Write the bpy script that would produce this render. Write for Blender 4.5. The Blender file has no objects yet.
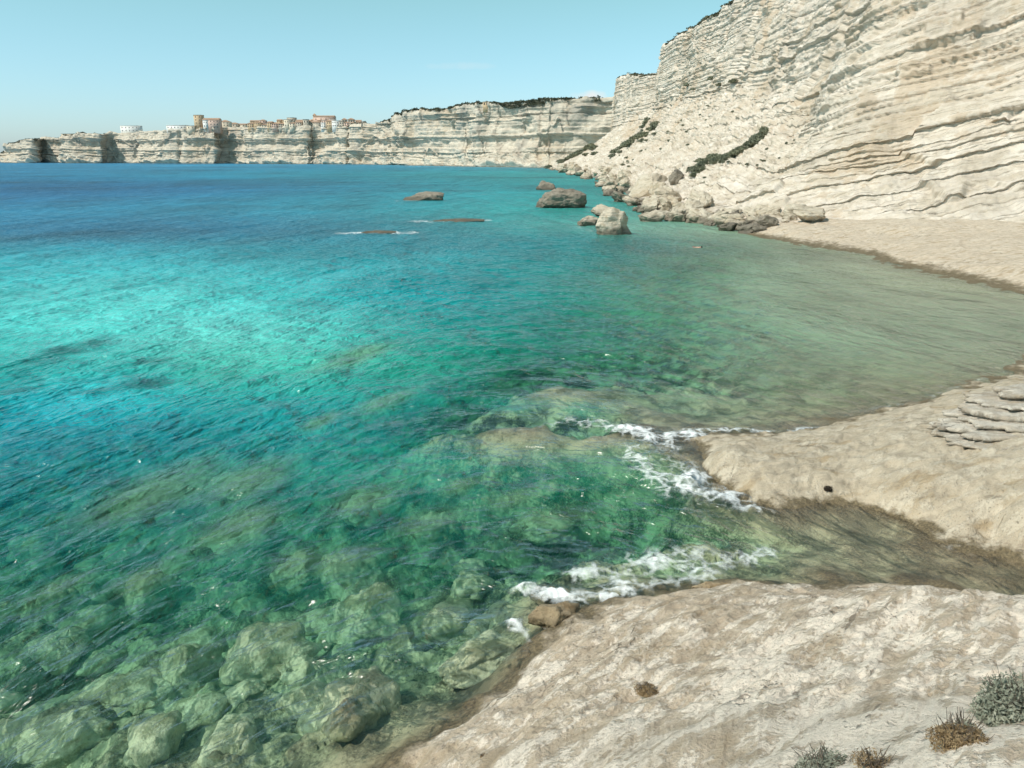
import bpy, bmesh, math, random
import numpy as np
from mathutils import Vector, Matrix

R = math.radians
import time
_T0 = time.time()
def tick(m):
    print('TICK', m, round(time.time() - _T0, 1), flush=True)
random.seed(7)
rng = np.random.default_rng(7)
scene = bpy.context.scene
COL = scene.collection

# ------------------------------------------------------------------ camera
CAM_H, FPX, CX, CY = 9.0, 768.0, 512.0, 384.0
PITCH = math.atan(227.0 / 768.0)
SP, CP = math.sin(PITCH), math.cos(PITCH)
cam_d = bpy.data.cameras.new('camera')
cam_d.sensor_width = 36.0
cam_d.lens = FPX / 1024.0 * 36.0
cam_d.clip_start = 0.1
cam_d.clip_end = 60000.0
cam = bpy.data.objects.new('camera', cam_d)
COL.objects.link(cam)
cam.location = (0, 0, CAM_H)
cam.rotation_euler = (math.pi / 2 - PITCH, 0, 0)
scene.camera = cam


def ray(px, py):
    a, b = (px - CX) / FPX, (CY - py) / FPX
    return np.array([a, CP + b * SP, -SP + b * CP])


def at_z(px, py, z):
    """photo pixel -> the place on the level z that is seen there (used only to survey where things stand)"""
    d = ray(px, py)
    t = (z - CAM_H) / d[2]
    return np.array([d[0] * t, d[1] * t, z])


def at_y(px, py, y):
    d = ray(px, py)
    t = y / d[1]
    return np.array([d[0] * t, y, CAM_H + d[2] * t])


def project(P):
    P = np.asarray(P, float)
    x, y, z = P[..., 0], P[..., 1], P[..., 2] - CAM_H
    dep = y * CP - z * SP
    up = y * SP + z * CP
    return CX + FPX * x / dep, CY - FPX * up / dep, dep


# ------------------------------------------------------------------ noise
from concurrent.futures import ThreadPoolExecutor
_POOL = ThreadPoolExecutor(4)
_PERM = np.random.default_rng(99).permutation(4096).astype(np.int32)
_G = np.array([[1, 1, 0], [-1, 1, 0], [1, -1, 0], [-1, -1, 0], [1, 0, 1], [-1, 0, 1], [1, 0, -1], [-1, 0, -1],
               [0, 1, 1], [0, -1, 1], [0, 1, -1], [0, -1, -1], [1, 1, 0], [-1, 1, 0], [0, -1, 1], [0, -1, -1]], np.float32)
_GX, _GY, _GZ = (np.ascontiguousarray(_G[:, k]) for k in range(3))


def _perlin1(x, y, z, seed):
    xi, yi, zi = np.floor(x), np.floor(y), np.floor(z)
    fx, fy, fz = (x - xi).astype(np.float32), (y - yi).astype(np.float32), (z - zi).astype(np.float32)
    xi, yi, zi = xi.astype(np.int32) + seed * 37, yi.astype(np.int32), zi.astype(np.int32)
    w = lambda t: t * t * t * (t * (t * 6 - 15) + 10)
    u, v, s = w(fx), w(fy), w(fz)
    out = np.zeros_like(fx)
    for a in (0, 1):
        ha = _PERM[(xi + a) & 4095]
        for b in (0, 1):
            hb = _PERM[(ha + yi + b) & 4095]
            for c in (0, 1):
                g = _PERM[(hb + zi + c) & 4095] & 15
                d = _GX[g] * (fx - a) + _GY[g] * (fy - b) + _GZ[g] * (fz - c)
                out += d * ((u if a else 1 - u) * (v if b else 1 - v) * (s if c else 1 - s))
    return out


def perlin(x, y, z, seed=0):
    x, y, z = np.broadcast_arrays(np.asarray(x, float), np.asarray(y, float), np.asarray(z, float))
    if x.size < 50000:
        return _perlin1(x, y, z, seed).astype(float)
    shp = x.shape
    x, y, z = x.ravel(), y.ravel(), z.ravel()
    out = np.empty(x.size)
    def job(i):
        out[i:i + 50000] = _perlin1(x[i:i + 50000], y[i:i + 50000], z[i:i + 50000], seed)
    list(_POOL.map(job, range(0, x.size, 50000)))
    return out.reshape(shp)


def fbm(x, y, z, octv=4, seed=0, gain=0.5, lac=2.03):
    s, a, f = 0, 1.0, 1.0
    for k in range(octv):
        s = s + a * perlin(x * f + 17.3 * k, y * f - 9.1 * k, z * f + 4.7 * k, seed + k)
        a *= gain
        f *= lac
    return s


def ridged(x, y, z, octv=3, seed=0):
    s, a, f = 0, 1.0, 1.0
    for k in range(octv):
        s = s + a * (1 - 2 * np.abs(perlin(x * f, y * f, z * f, seed + k)))
        a *= 0.5
        f *= 2.07
    return s


def rand1(i, seed=0):
    i = np.asarray(i).astype(np.int64)
    return _PERM[(_PERM[(i + seed * 131) & 4095] + 7) & 4095] / 4095.0


def beds(z, thick, seed, sharp=0.16):
    """a stack of rock beds: every bed stands out by its own random amount, with a short step between beds"""
    q = z / thick
    i = np.floor(q)
    f = q - i
    a, b = rand1(i, seed), rand1(i + 1, seed)
    t = np.clip((f - (1 - sharp)) / sharp, 0, 1)
    t = t * t * (3 - 2 * t)
    return a * (1 - t) + b * t - 0.5


def grooves(z, thick, seed, width, gate):
    """open bedding joints: narrow slots between beds, each of its own depth, broken along their length by gate"""
    q = z / thick
    i = np.floor(q + 0.5)
    f = (q - i) * thick
    return rand1(i, seed) ** 1.5 * np.exp(-(f / width) ** 2) * gate


def sstep(a, b, x):
    t = np.clip((x - a) / (b - a), 0, 1)
    return t * t * (3 - 2 * t)


def s2l(c):
    c = np.asarray(c, float) / 255.0
    return np.where(c <= 0.04045, c / 12.92, ((c + 0.055) / 1.055) ** 2.4)


# ------------------------------------------------------------------ mesh helpers
def link(o, parent=None):
    COL.objects.link(o)
    if parent is not None:
        o.parent = parent
    return o


def mesh_np(name, V, F, mat=None, smooth=True):
    """V (n,3), F (m,4) or (m,3) arrays -> mesh data"""
    me = bpy.data.meshes.new(name)
    V = np.asarray(V, np.float32)
    F = np.asarray(F, np.int32)
    k = F.shape[1]
    me.vertices.add(len(V))
    me.vertices.foreach_set('co', V.ravel())
    me.loops.add(F.size)
    me.loops.foreach_set('vertex_index', F.ravel())
    me.polygons.add(len(F))
    me.polygons.foreach_set('loop_start', np.arange(0, F.size, k, dtype=np.int32))
    me.polygons.foreach_set('loop_total', np.full(len(F), k, np.int32))
    me.update(calc_edges=True)
    if smooth:
        me.polygons.foreach_set('use_smooth', np.ones(len(F), bool))
    if mat is not None:
        me.materials.append(mat)
    return me


def add_attr(me, name, data, kind='FLOAT'):
    a = me.attributes.new(name, kind, 'POINT')
    data = np.asarray(data, np.float32)
    a.data.foreach_set({'FLOAT': 'value', 'FLOAT_COLOR': 'color', 'FLOAT_VECTOR': 'vector'}[kind], data.ravel())


def grid_faces(nr, nc):
    i = np.arange(nr * nc).reshape(nr, nc)
    return np.stack([i[:-1, :-1], i[:-1, 1:], i[1:, 1:], i[1:, :-1]], -1).reshape(-1, 4)


def structure(name, me):
    o = link(bpy.data.objects.new(name, me))
    o['kind'] = 'structure'
    return o


def tag(o, label, cat, group=None, kind=None):
    o['label'] = label
    o['category'] = cat
    if group:
        o['group'] = group
    if kind:
        o['kind'] = kind
    return o


def empty(name, loc, rz=0.0):
    o = bpy.data.objects.new(name, None)
    o.empty_display_size = 0.3
    o.location = loc
    o.rotation_euler = (0, 0, rz)
    return link(o)


# ------------------------------------------------------------------ material helpers
class NT:
    def __init__(self, name):
        self.m = bpy.data.materials.new(name)
        self.m.use_nodes = True
        self.t = self.m.node_tree
        self.t.nodes.clear()
        self.out = self.n('ShaderNodeOutputMaterial')

    def n(self, kind, **kw):
        nd = self.t.nodes.new(kind)
        for k, v in kw.items():
            setattr(nd, k, v)
        return nd

    def set(self, sock, v):
        if isinstance(v, bpy.types.NodeSocket):
            self.t.links.new(v, sock)
        elif v is not None:
            if sock.type == 'RGBA' and len(v) == 3:
                v = (*v, 1.0)
            sock.default_value = v

    def math(self, op, a, b=None, c=None, clamp=False):
        nd = self.n('ShaderNodeMath', operation=op, use_clamp=clamp)
        for i, v in enumerate((a, b, c)):
            if v is not None:
                self.set(nd.inputs[i], v)
        return nd.outputs[0]

    def mix(self, f, a, b, blend='MIX'):
        nd = self.n('ShaderNodeMix', data_type='RGBA', blend_type=blend)
        self.set(nd.inputs[0], f)
        self.set(nd.inputs[6], a)
        self.set(nd.inputs[7], b)
        return nd.outputs[2]

    def ramp(self, x, lo, hi, a=0.0, b=1.0):
        nd = self.n('ShaderNodeMapRange', interpolation_type='SMOOTHSTEP')
        self.set(nd.inputs[0], x)
        nd.inputs[1].default_value, nd.inputs[2].default_value = lo, hi
        nd.inputs[3].default_value, nd.inputs[4].default_value = a, b
        return nd.outputs[0]

    def noise(self, vec, scale, detail=4, rough=0.55, dist=0.0):
        nd = self.n('ShaderNodeTexNoise')
        self.set(nd.inputs['Vector'], vec)
        nd.inputs['Scale'].default_value = scale
        nd.inputs['Detail'].default_value = detail
        nd.inputs['Roughness'].default_value = rough
        nd.inputs['Distortion'].default_value = dist
        return nd.outputs[0]

    def voro(self, vec, scale, feature='F1', rnd=1.0):
        nd = self.n('ShaderNodeTexVoronoi', feature=feature)
        self.set(nd.inputs['Vector'], vec)
        nd.inputs['Scale'].default_value = scale
        nd.inputs['Randomness'].default_value = rnd
        return nd.outputs[0]

    def mapping(self, vec, rot=(0, 0, 0), scale=(1, 1, 1), loc=(0, 0, 0)):
        if any(rot) and tuple(scale) != (1, 1, 1):
            vec = self.mapping(vec, rot)
            rot = (0, 0, 0)
        nd = self.n('ShaderNodeMapping')
        self.set(nd.inputs[0], vec)
        nd.inputs[1].default_value = loc
        nd.inputs[2].default_value = rot
        nd.inputs[3].default_value = scale
        return nd.outputs[0]

    def attr(self, name):
        return self.n('ShaderNodeAttribute', attribute_name=name)

    def bump(self, h, strength, dist, normal=None):
        nd = self.n('ShaderNodeBump')
        nd.inputs['Strength'].default_value = strength
        nd.inputs['Distance'].default_value = dist
        self.set(nd.inputs['Height'], h)
        if normal is not None:
            self.set(nd.inputs['Normal'], normal)
        return nd.outputs[0]

    def principled(self, color, rough=0.9, spec=0.2, normal=None):
        p = self.n('ShaderNodeBsdfPrincipled')
        self.set(p.inputs['Base Color'], color)
        self.set(p.inputs['Roughness'], rough)
        p.inputs['Specular IOR Level'].default_value = spec
        if normal is not None:
            self.set(p.inputs['Normal'], normal)
        return p.outputs[0]

    def done(self, shader, volume=None):
        self.t.links.new(shader, self.out.inputs[0])
        if volume is not None:
            self.t.links.new(volume, self.out.inputs['Volume'])
        return self.m


def plain_mat(name, col, rough=0.85, var=0.25, scale=6.0, spec=0.2, obj=True):
    t = NT(name)
    c = t.n('ShaderNodeTexCoord').outputs['Object']
    f = t.noise(c, scale, 4)
    col = np.array(col)
    k = t.mix(t.ramp(f, 0.3, 0.7), tuple(col * (1 - var)), tuple(np.minimum(col * (1 + var), 0.9)))
    return t.done(t.principled(k, rough, spec, t.bump(f, 0.3, 0.02)))


def foliage_mat(name, dark, light, scale, spec=0.25):
    t = NT(name)
    c = t.n('ShaderNodeNewGeometry').outputs['Position']
    f = t.noise(c, scale, 3)
    rnd = t.n('ShaderNodeObjectInfo').outputs['Random']
    k = t.mix(t.ramp(f, 0.3, 0.7), dark, light)
    k = t.mix(t.math('MULTIPLY', rnd, 0.35), k, tuple(np.array(light) * np.array((1.15, 1.0, 0.75))))
    sh = t.principled(k, 0.7, spec)
    tr = t.n('ShaderNodeBsdfTranslucent')
    t.set(tr.inputs[0], k)
    mx = t.n('ShaderNodeMixShader')
    mx.inputs[0].default_value = 0.2
    t.t.links.new(sh, mx.inputs[1])
    t.t.links.new(tr.outputs[0], mx.inputs[2])
    return t.done(mx.outputs[0])


def coast_mat(name, base, pale, ochre, pale_amt=0.5, streak_rot=0.6, ochre_amt=0.5, sub_dark=(0.03, 0.055, 0.028), sub_light=(0.56, 0.54, 0.34),
              wet_top=0.35, pits=1.0, algae_scale=0.9, shallow=(0.50, 0.42, 0.27), crust_z=1.6):
    """weathered coastal limestone: pale lichen crust in streaks, ochre stains, brown weed at the tide line, algae below water"""
    t = NT(name)
    pos = t.n('ShaderNodeNewGeometry').outputs['Position']
    sep = t.n('ShaderNodeSeparateXYZ')
    t.set(sep.inputs[0], pos)
    z = sep.outputs[2]
    big = t.noise(pos, 0.45, 4)
    mid = t.noise(pos, 2.2, 5, 0.62)
    fine = t.noise(pos, 17.0, 4, 0.72)
    st = t.mapping(pos, (0, 0, streak_rot), (0.8, 2.6, 0.8))
    streak = t.noise(st, 1.1, 5, 0.66, 0.6)
    st2 = t.noise(st, 3.3, 5, 0.72, 0.3)
    c = t.mix(t.ramp(mid, 0.32, 0.68), tuple(np.array(base) * 0.86), tuple(np.array(base) * 1.1))
    cn = t.math('ADD', t.math('MULTIPLY', streak, 0.42), t.math('ADD', t.math('MULTIPLY', mid, 0.24), t.math('ADD', t.math('MULTIPLY', fine, 0.16), t.math('MULTIPLY', big, 0.18))))
    cn = t.math('ADD', cn, t.math('MULTIPLY', t.math('SUBTRACT', z, crust_z), 0.018))
    crust = t.ramp(cn, 0.493, 0.514)
    soft = t.ramp(cn, 0.43, 0.50)
    f_p = t.math('MULTIPLY', t.math('MULTIPLY_ADD', crust, 0.75, t.math('MULTIPLY', soft, 0.25)), pale_amt)
    f_p = t.math('MULTIPLY', f_p, t.ramp(fine, 0.36, 0.50, 0.6, 1.0))
    c = t.mix(f_p, c, pale)
    warm = t.noise(t.mapping(pos, (0, 0, streak_rot), (1, 2.2, 1), (7, 3, 1)), 0.8, 5, 0.6)
    c = t.mix(t.math('MULTIPLY', t.ramp(warm, 0.52, 0.68), ochre_amt), c, ochre)
    grey = t.noise(t.mapping(pos, (0, 0, streak_rot), (0.8, 1.8, 1), (21, 13, 5)), 1.7, 4, 0.68)
    c = t.mix(t.math('MULTIPLY', t.ramp(grey, 0.53, 0.66), 0.45), c, tuple(np.array(base) * np.array((0.55, 0.56, 0.58))))
    speck = t.ramp(t.noise(pos, 34.0, 3, 0.6), 0.62, 0.67)
    c = t.mix(t.math('MULTIPLY', speck, 0.7 * pits), c, tuple(np.array(base) * 0.4))
    vc = t.voro(t.mapping(t.mix(0.22, pos, t.n('ShaderNodeTexNoise').outputs['Color']) if False else pos, (0, 0, streak_rot), (0.45, 1.0, 1.0)), 1.15, 'DISTANCE_TO_EDGE')
    crack = t.math('MULTIPLY', t.ramp(t.math('ADD', vc, t.math('MULTIPLY', t.math('SUBTRACT', mid, 0.5), 0.16)), 0.0, 0.018, 1.0, 0.0), t.ramp(big, 0.52, 0.62))
    c = t.mix(t.math('MULTIPLY', crack, 0.6), c, tuple(np.array(base) * 0.32))
    pit = t.voro(pos, 9.0, 'F1')
    pitm = t.math('MULTIPLY', t.ramp(pit, 0.10, 0.24, 1.0, 0.0), t.ramp(big, 0.50, 0.58))
    c = t.mix(t.math('MULTIPLY', pitm, 0.6 * pits), c, tuple(np.array(base) * 0.45))
    edge = t.math('ADD', z, t.math('MULTIPLY', t.math('SUBTRACT', mid, 0.5), 0.55))
    weed = t.mix(t.ramp(fine, 0.35, 0.65), (0.095, 0.075, 0.045), (0.23, 0.175, 0.10))
    c = t.mix(t.ramp(edge, wet_top * 0.4, wet_top * 1.35, 1.0, 0.0), c, weed)
    alg = t.noise(pos, algae_scale, 5, 0.62, 0.4)
    alg2 = fine
    am = t.ramp(t.math('ADD', t.math('MULTIPLY', alg, 0.7), t.math('MULTIPLY', alg2, 0.3)), 0.42, 0.57)
    sub = t.mix(am, sub_dark, sub_light)
    if shallow is not None:
        brown = t.mix(am, tuple(np.array(shallow) * 0.42), shallow)
        sub = t.mix(t.ramp(edge, -1.15, -0.35, 0.0, 1.0), sub, brown)
    c = t.mix(t.ramp(edge, -0.35, 0.02, 1.0, 0.0), c, sub)
    h = t.math('ADD', t.math('MULTIPLY', mid, 1.0), t.math('MULTIPLY', fine, 0.75))
    h = t.math('ADD', h, t.math('ADD', t.math('MULTIPLY', st2, 0.12), t.math('MULTIPLY', crust, 0.14)))
    h = t.math('SUBTRACT', h, t.math('ADD', t.math('MULTIPLY', speck, 0.15 * pits), t.math('ADD', t.math('MULTIPLY', crack, 0.6), t.math('MULTIPLY', pitm, 0.35 * pits))))
    rough = t.ramp(edge, 0.0, 0.3, 0.45, 0.95)
    return t.done(t.principled(c, rough, 0.25, t.bump(h, 0.75, 0.09)))


def cliff_mat(name, cols, k=1.0, stain=0.6, grey=0.4):
    """bedded limestone: fine bed lines follow the bedding (attribute strata), with ochre, grey and fresh white patches"""
    t = NT(name)
    pos = t.n('ShaderNodeNewGeometry').outputs['Position']
    a = t.attr('strata').outputs['Fac']
    sep = t.n('ShaderNodeSeparateXYZ')
    t.set(sep.inputs[0], pos)
    comb = t.n('ShaderNodeCombineXYZ')
    t.set(comb.inputs[0], t.math('MULTIPLY', sep.outputs[0], 0.06 / k))
    t.set(comb.inputs[1], t.math('MULTIPLY', sep.outputs[1], 0.06 / k))
    t.set(comb.inputs[2], t.math('MULTIPLY', a, 1.0 / k))
    line = t.noise(comb.outputs[0], 1.1, 6, 0.7)
    line2 = t.noise(comb.outputs[0], 4.5, 4, 0.7)
    big = t.noise(pos, 0.045 / k, 5, 0.6)
    mid = t.noise(pos, 0.35 / k, 6, 0.65)
    fine = t.noise(pos, 2.2 / k, 5, 0.7)
    white, beige, ochre, dark = cols
    c = t.mix(t.ramp(t.math('ADD', t.math('MULTIPLY', line, 0.55), t.math('MULTIPLY', mid, 0.45)), 0.40, 0.60), beige, white)
    c = t.mix(t.math('MULTIPLY', t.ramp(line2, 0.545, 0.60), 0.7), c, tuple(np.array(beige) * 0.72))
    so = t.ramp(t.math('ADD', t.math('MULTIPLY', big, 0.45), t.math('ADD', t.math('MULTIPLY', mid, 0.35), t.math('MULTIPLY', line, 0.2))), 0.525, 0.565)
    c = t.mix(t.math('MULTIPLY', so, stain), c, ochre)
    gs = t.noise(t.mapping(pos, (0, 0, 0), (1, 1, 1), (40, 11, 7)), 0.06 / k, 6, 0.68)
    c = t.mix(t.math('MULTIPLY', t.ramp(gs, 0.52, 0.66), grey), c, dark)
    crk = t.math('MULTIPLY', t.ramp(line2, 0.61, 0.65), t.ramp(fine, 0.44, 0.54))
    c = t.mix(t.math('MULTIPLY', crk, 0.75), c, tuple(np.array(dark) * 0.6))
    rb = t.attr('rubble').outputs['Fac']
    rn = t.noise(pos, 0.16 / k, 6, 0.7)
    rn2 = t.ramp(t.math('ADD', t.math('MULTIPLY', rn, .6), t.math('MULTIPLY', fine, .4)), 0.47, 0.58)
    c = t.mix(t.math('MULTIPLY', t.math('MULTIPLY', rn2, rb), 0.45), c, tuple(np.array(beige) * np.array((0.72, 0.70, 0.66))))
    low = t.math('ADD', sep.outputs[2], t.math('MULTIPLY', t.math('SUBTRACT', mid, 0.5), 2.5))
    c = t.mix(t.ramp(low, 0.2, 1.4, 0.75, 0.0), c, (0.09, 0.08, 0.062))
    h = t.math('ADD', t.math('MULTIPLY', line, 0.9), t.math('ADD', t.math('MULTIPLY', line2, 0.35), t.math('MULTIPLY', fine, 0.35)))
    return t.done(t.principled(c, 0.95, 0.12, t.bump(h, 0.8, 0.5 * k)))


LIME = (0.70, 0.625, 0.54)
M_HEAD = coast_mat('headland_limestone', (0.47, 0.375, 0.275), (0.74, 0.64, 0.53), (0.30, 0.215, 0.125), 1.0, -0.85, 0.55, wet_top=0.22)
M_SPIT = coast_mat('spit_limestone', (0.50, 0.415, 0.305), (0.62, 0.545, 0.43), (0.33, 0.23, 0.12), 0.6, -0.1, 0.6, wet_top=0.15)
M_LAYER = coast_mat('layered_limestone', (0.46, 0.395, 0.315), (0.66, 0.61, 0.53), (0.34, 0.26, 0.17), 0.6, 0.35, 0.4)
M_BEACH = coast_mat('beach_limestone', (0.56, 0.455, 0.34), (0.66, 0.575, 0.47), (0.37, 0.27, 0.165), 0.6, -0.2, 0.7, pits=0.5, wet_top=0.3)
M_BED = coast_mat('seabed_rock', (0.42, 0.36, 0.26), (0.5, 0.46, 0.36), (0.3, 0.2, 0.11), 0.5, 0.5, 0.4)
M_SUNK = coast_mat('sunken_boulder_algae', (0.42, 0.36, 0.26), (0.5, 0.46, 0.36), (0.3, 0.2, 0.11), 0.5, 0.5, 0.4,
                   sub_dark=(0.32, 0.31, 0.18), sub_light=(0.72, 0.67, 0.46), algae_scale=1.8, shallow=None)
M_CLIFF = cliff_mat('bedded_limestone', (LIME, (0.53, 0.45, 0.355), (0.42, 0.305, 0.19), (0.32, 0.28, 0.23)), 1.0, 0.55, 0.35)
M_FARCLIFF = cliff_mat('far_bedded_limestone', ((0.63, 0.565, 0.465), (0.50, 0.435, 0.35), (0.40, 0.30, 0.20), (0.25, 0.24, 0.215)), 2.4, 0.5, 0.6)
M_BOULDER = cliff_mat('boulder_limestone', ((0.58, 0.51, 0.41), (0.46, 0.385, 0.29), (0.36, 0.27, 0.17), (0.26, 0.23, 0.185)), 0.5, 0.55, 0.3)
M_DARKROCK = cliff_mat('dark_boulder_limestone', ((0.32, 0.275, 0.22), (0.22, 0.19, 0.15), (0.17, 0.135, 0.095), (0.09, 0.085, 0.075)), 0.3, 0.5, 0.6)
M_WETROCK = coast_mat('wet_weedy_rock', (0.34, 0.26, 0.16), (0.42, 0.34, 0.24), (0.24, 0.15, 0.07), 0.3, 0.5, 0.6, wet_top=0.15)
M_SHRUB = foliage_mat('shrub_leaves', (0.10, 0.12, 0.085), (0.25, 0.265, 0.19), 0.9)
M_MAQUIS = foliage_mat('maquis_leaves', (0.055, 0.062, 0.042), (0.13, 0.135, 0.09), 0.12)
M_GREYLEAF = foliage_mat('grey_green_leaves', (0.17, 0.19, 0.145), (0.36, 0.37, 0.29), 9.0)
M_DRYLEAF = foliage_mat('dry_brown_twigs', (0.17, 0.115, 0.06), (0.36, 0.27, 0.16), 14.0)
M_TWIG = plain_mat('grey_twig_bark', (0.16, 0.13, 0.10), 0.9, 0.3, 30)

# ------------------------------------------------------------------ the near ground: one height field, surveyed from the photo
PTS = []


def zp(z, *pts):
    for p in pts:
        PTS.append(at_z(p[0], p[1], z))


def px_z(*pts):
    for p in pts:
        PTS.append(at_z(*p))


HEAD_LINE = [(150, 1010), (250, 905), (330, 825), (388, 770), (432, 737), (470, 711), (506, 684), (528, 656), (545, 633), (572, 612), (600, 602), (645, 597), (690, 589), (730, 583), (775, 585)]
SPIT_N = [(688, 441), (702, 433), (740, 433), (790, 431), (835, 420), (880, 410), (920, 402), (950, 391), (985, 379), (1024, 368), (1090, 348), (1180, 325)]
SPIT_S = [(686, 447), (700, 468), (722, 487), (750, 501), (790, 508), (830, 503), (880, 510), (930, 524), (980, 541), (1024, 556), (1090, 582)]
BEACH_LINE = [(1400, 385), (1280, 352), (1180, 332), (1090, 312), (1024, 296), (965, 281), (905, 268), (872, 256), (820, 249), (770, 239), (745, 232), (700, 222), (660, 217), (640, 208), (625, 196), (612, 188)]
for L in (HEAD_LINE, SPIT_N, SPIT_S, BEACH_LINE):
    zp(0.02, *L)
# headland (foreground rock)
px_z((430, 768, .45), (470, 768, .95), (530, 768, 1.55), (640, 768, 2.5), (768, 768, 3.35), (900, 768, 4.15), (1024, 768, 4.75), (1150, 768, 5.2),
     (520, 700, .45), (560, 700, .85), (640, 700, 1.45), (768, 700, 2.3), (900, 700, 3.0), (1024, 700, 3.55), (1150, 700, 4.0),
     (548, 650, .25), (590, 650, .65), (660, 650, 1.1), (768, 650, 1.65), (900, 650, 2.35), (1024, 650, 2.85), (1150, 650, 3.2),
     (600, 618, .35), (660, 612, .62), (720, 605, .8), (790, 603, 1.15), (860, 594, 1.55), (930, 593, 1.9), (1024, 600, 2.3), (1120, 606, 2.7))
PTS += [np.array(p, float) for p in [(0, 0, 5.4), (3, -4, 7.0), (-3, -5, 6.5), (-3, 1, 3.6), (-5, 1, .8), (-8, 0, -.6), (-9, -6, -.6), (6, 1, 6.4), (12, 4, 5.6), (16, 8, 4.4), (20, 10, 3.6)]]
px_z((512, 900, 2.3), (640, 900, 3.3), (768, 900, 4.1), (900, 900, 4.8), (1024, 900, 5.3), (1180, 900, 5.6), (640, 1200, 4.4), (900, 1200, 5.7), (1200, 1200, 6.1), (400, 900, .9), (330, 900, .0), (400, 1500, 3.0), (512, 1500, 3.9), (640, 1500, 4.6), (300, 1200, 1.2), (400, 1200, 2.2), (512, 1200, 3.2), (250, 1500, 1.6))
# behind the crest the rock drops to the pool
px_z((820, 583, .0), (880, 580, .0), (940, 584, -.06), (1000, 578, -.10), (1024, 575, -.10), (1060, 588, -.04), (1150, 600, .3), (800, 572, -.35), (880, 568, -.28))
# spit
px_z((712, 452, .22), (740, 445, .38), (790, 455, .50), (740, 478, .28), (790, 488, .27), (850, 440, .65), (850, 480, .42), (830, 492, .27), (900, 425, .75), (900, 460, .85), (900, 495, .48),
     (960, 410, 1.0), (960, 450, 1.15), (960, 490, .8), (960, 515, .5), (1024, 390, 1.1), (1024, 430, 1.45), (1024, 480, 1.2), (1024, 515, .85), (1080, 540, .95), (1120, 420, 1.9), (1120, 500, 2.1), (1120, 560, 1.9), (1250, 480, 2.6), (1250, 400, 2.4))
px_z((1024, 606, 1.5), (1024, 600, .6), (930, 599, 1.0), (930, 594, .4), (1120, 612, 1.6), (1120, 605, .7), (860, 600, .7))
px_z((880, 499, .27), (930, 512, .32), (980, 529, .35), (1024, 543, .35), (1100, 570, .45))
# beach shelf
px_z((1024, 283, .4), (965, 268, .45), (905, 255, .45), (850, 241, .45), (800, 236, .5), (760, 226, .8), (1024, 262, 1.0), (940, 246, 1.05), (860, 231, 1.1), (800, 224, 1.3),
     (1024, 235, 1.7), (940, 226, 1.8), (860, 219, 1.8), (1024, 215, 2.5), (940, 213, 2.4), (860, 210, 2.2), (1180, 300, 1.2), (1180, 260, 2.4), (1300, 300, 2.4))
PTS += [np.array(p, float) for p in [(60, 100, 3), (45, 115, 3), (38, 150, 2.5), (42, 200, 2.5), (46, 250, 2.5), (90, 90, 3), (110, 60, 3), (120, 20, 3), (60, 40, 2.6), (50, 20, 2.5), (35, 14, 3.0), (45, 300, 2.5), (45, 400, 2.5)]]
# water bottom: pool, reef, cove, open water
px_z((840, 545, -.30), (910, 550, -.20), (960, 565, -.12), (780, 540, -.5), (730, 535, -.8), (700, 560, -1.1), (750, 572, -.8), (660, 565, -1.7), (620, 575, -1.2), (600, 530, -2.4), (680, 510, -1.4), (560, 560, -2.4), (640, 480, -1.2),
     (540, 393, -.9), (510, 412, -.75), (500, 435, -.8), (545, 425, -.42), (560, 445, -.45), (590, 437, -.22), (625, 428, -.2), (650, 445, -.2), (665, 470, -.6), (610, 462, -.7), (570, 405, -.5), (600, 412, -.7), (640, 420, -.45), (670, 428, -.2),
     (575, 475, -2.4), (520, 470, -2.4), (480, 425, -2.6), (540, 375, -2.6), (620, 395, -2.0), (700, 415, -.6), (690, 395, -1.0), (760, 415, -.4), (820, 405, -.4),
     (800, 300, -.65), (900, 320, -.5), (960, 345, -.4), (1010, 340, -.4), (1024, 315, -.3), (720, 300, -1.1), (750, 370, -.85), (850, 370, -.6), (660, 350, -1.9), (850, 280, -.4), (780, 262, -.5), (930, 295, -.35), (700, 250, -1.3), (650, 270, -3), (600, 300, -3.6), (620, 240, -3), (590, 350, -3.0),
     (0, 768, -1.15), (120, 760, -1.05), (220, 750, -1.05), (320, 760, -.85), (370, 745, -.7), (420, 715, -.65), (460, 690, -.7), (500, 660, -.6), (530, 632, -.5), (480, 650, -.9), (520, 605, -.75), (550, 592, -.8), (440, 660, -1.4), (400, 690, -1.2), (100, 700, -1.5), (250, 690, -1.7), (340, 690, -1.4), (0, 680, -1.8), (-150, 760, -1.6), (200, 640, -2.3), (350, 620, -2.1), (450, 600, -1.8), (50, 600, -2.6), (200, 560, -2.8), (350, 540, -2.7), (450, 540, -2.6),
     (0, 520, -3.2), (150, 480, -3.2), (300, 460, -3.2), (420, 460, -3.0), (0, 430, -4.2), (250, 400, -4.2), (400, 400, -4.0), (480, 350, -4.2), (0, 340, -5), (200, 320, -5), (350, 300, -5.5), (520, 280, -5), (0, 260, -7), (250, 240, -7), (450, 230, -7), (560, 210, -6), (-300, 400, -5), (-300, 600, -3.5), (-200, 300, -7), (0, 200, -9), (300, 190, -10), (560, 180, -7))
C = np.array(PTS)


def uv_of(x, y):
    d = np.hypot(x, y)
    return np.arctan2(x, y), np.log(np.maximum(d, 2.0))


cu, cv = uv_of(C[:, 0], C[:, 1])


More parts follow.
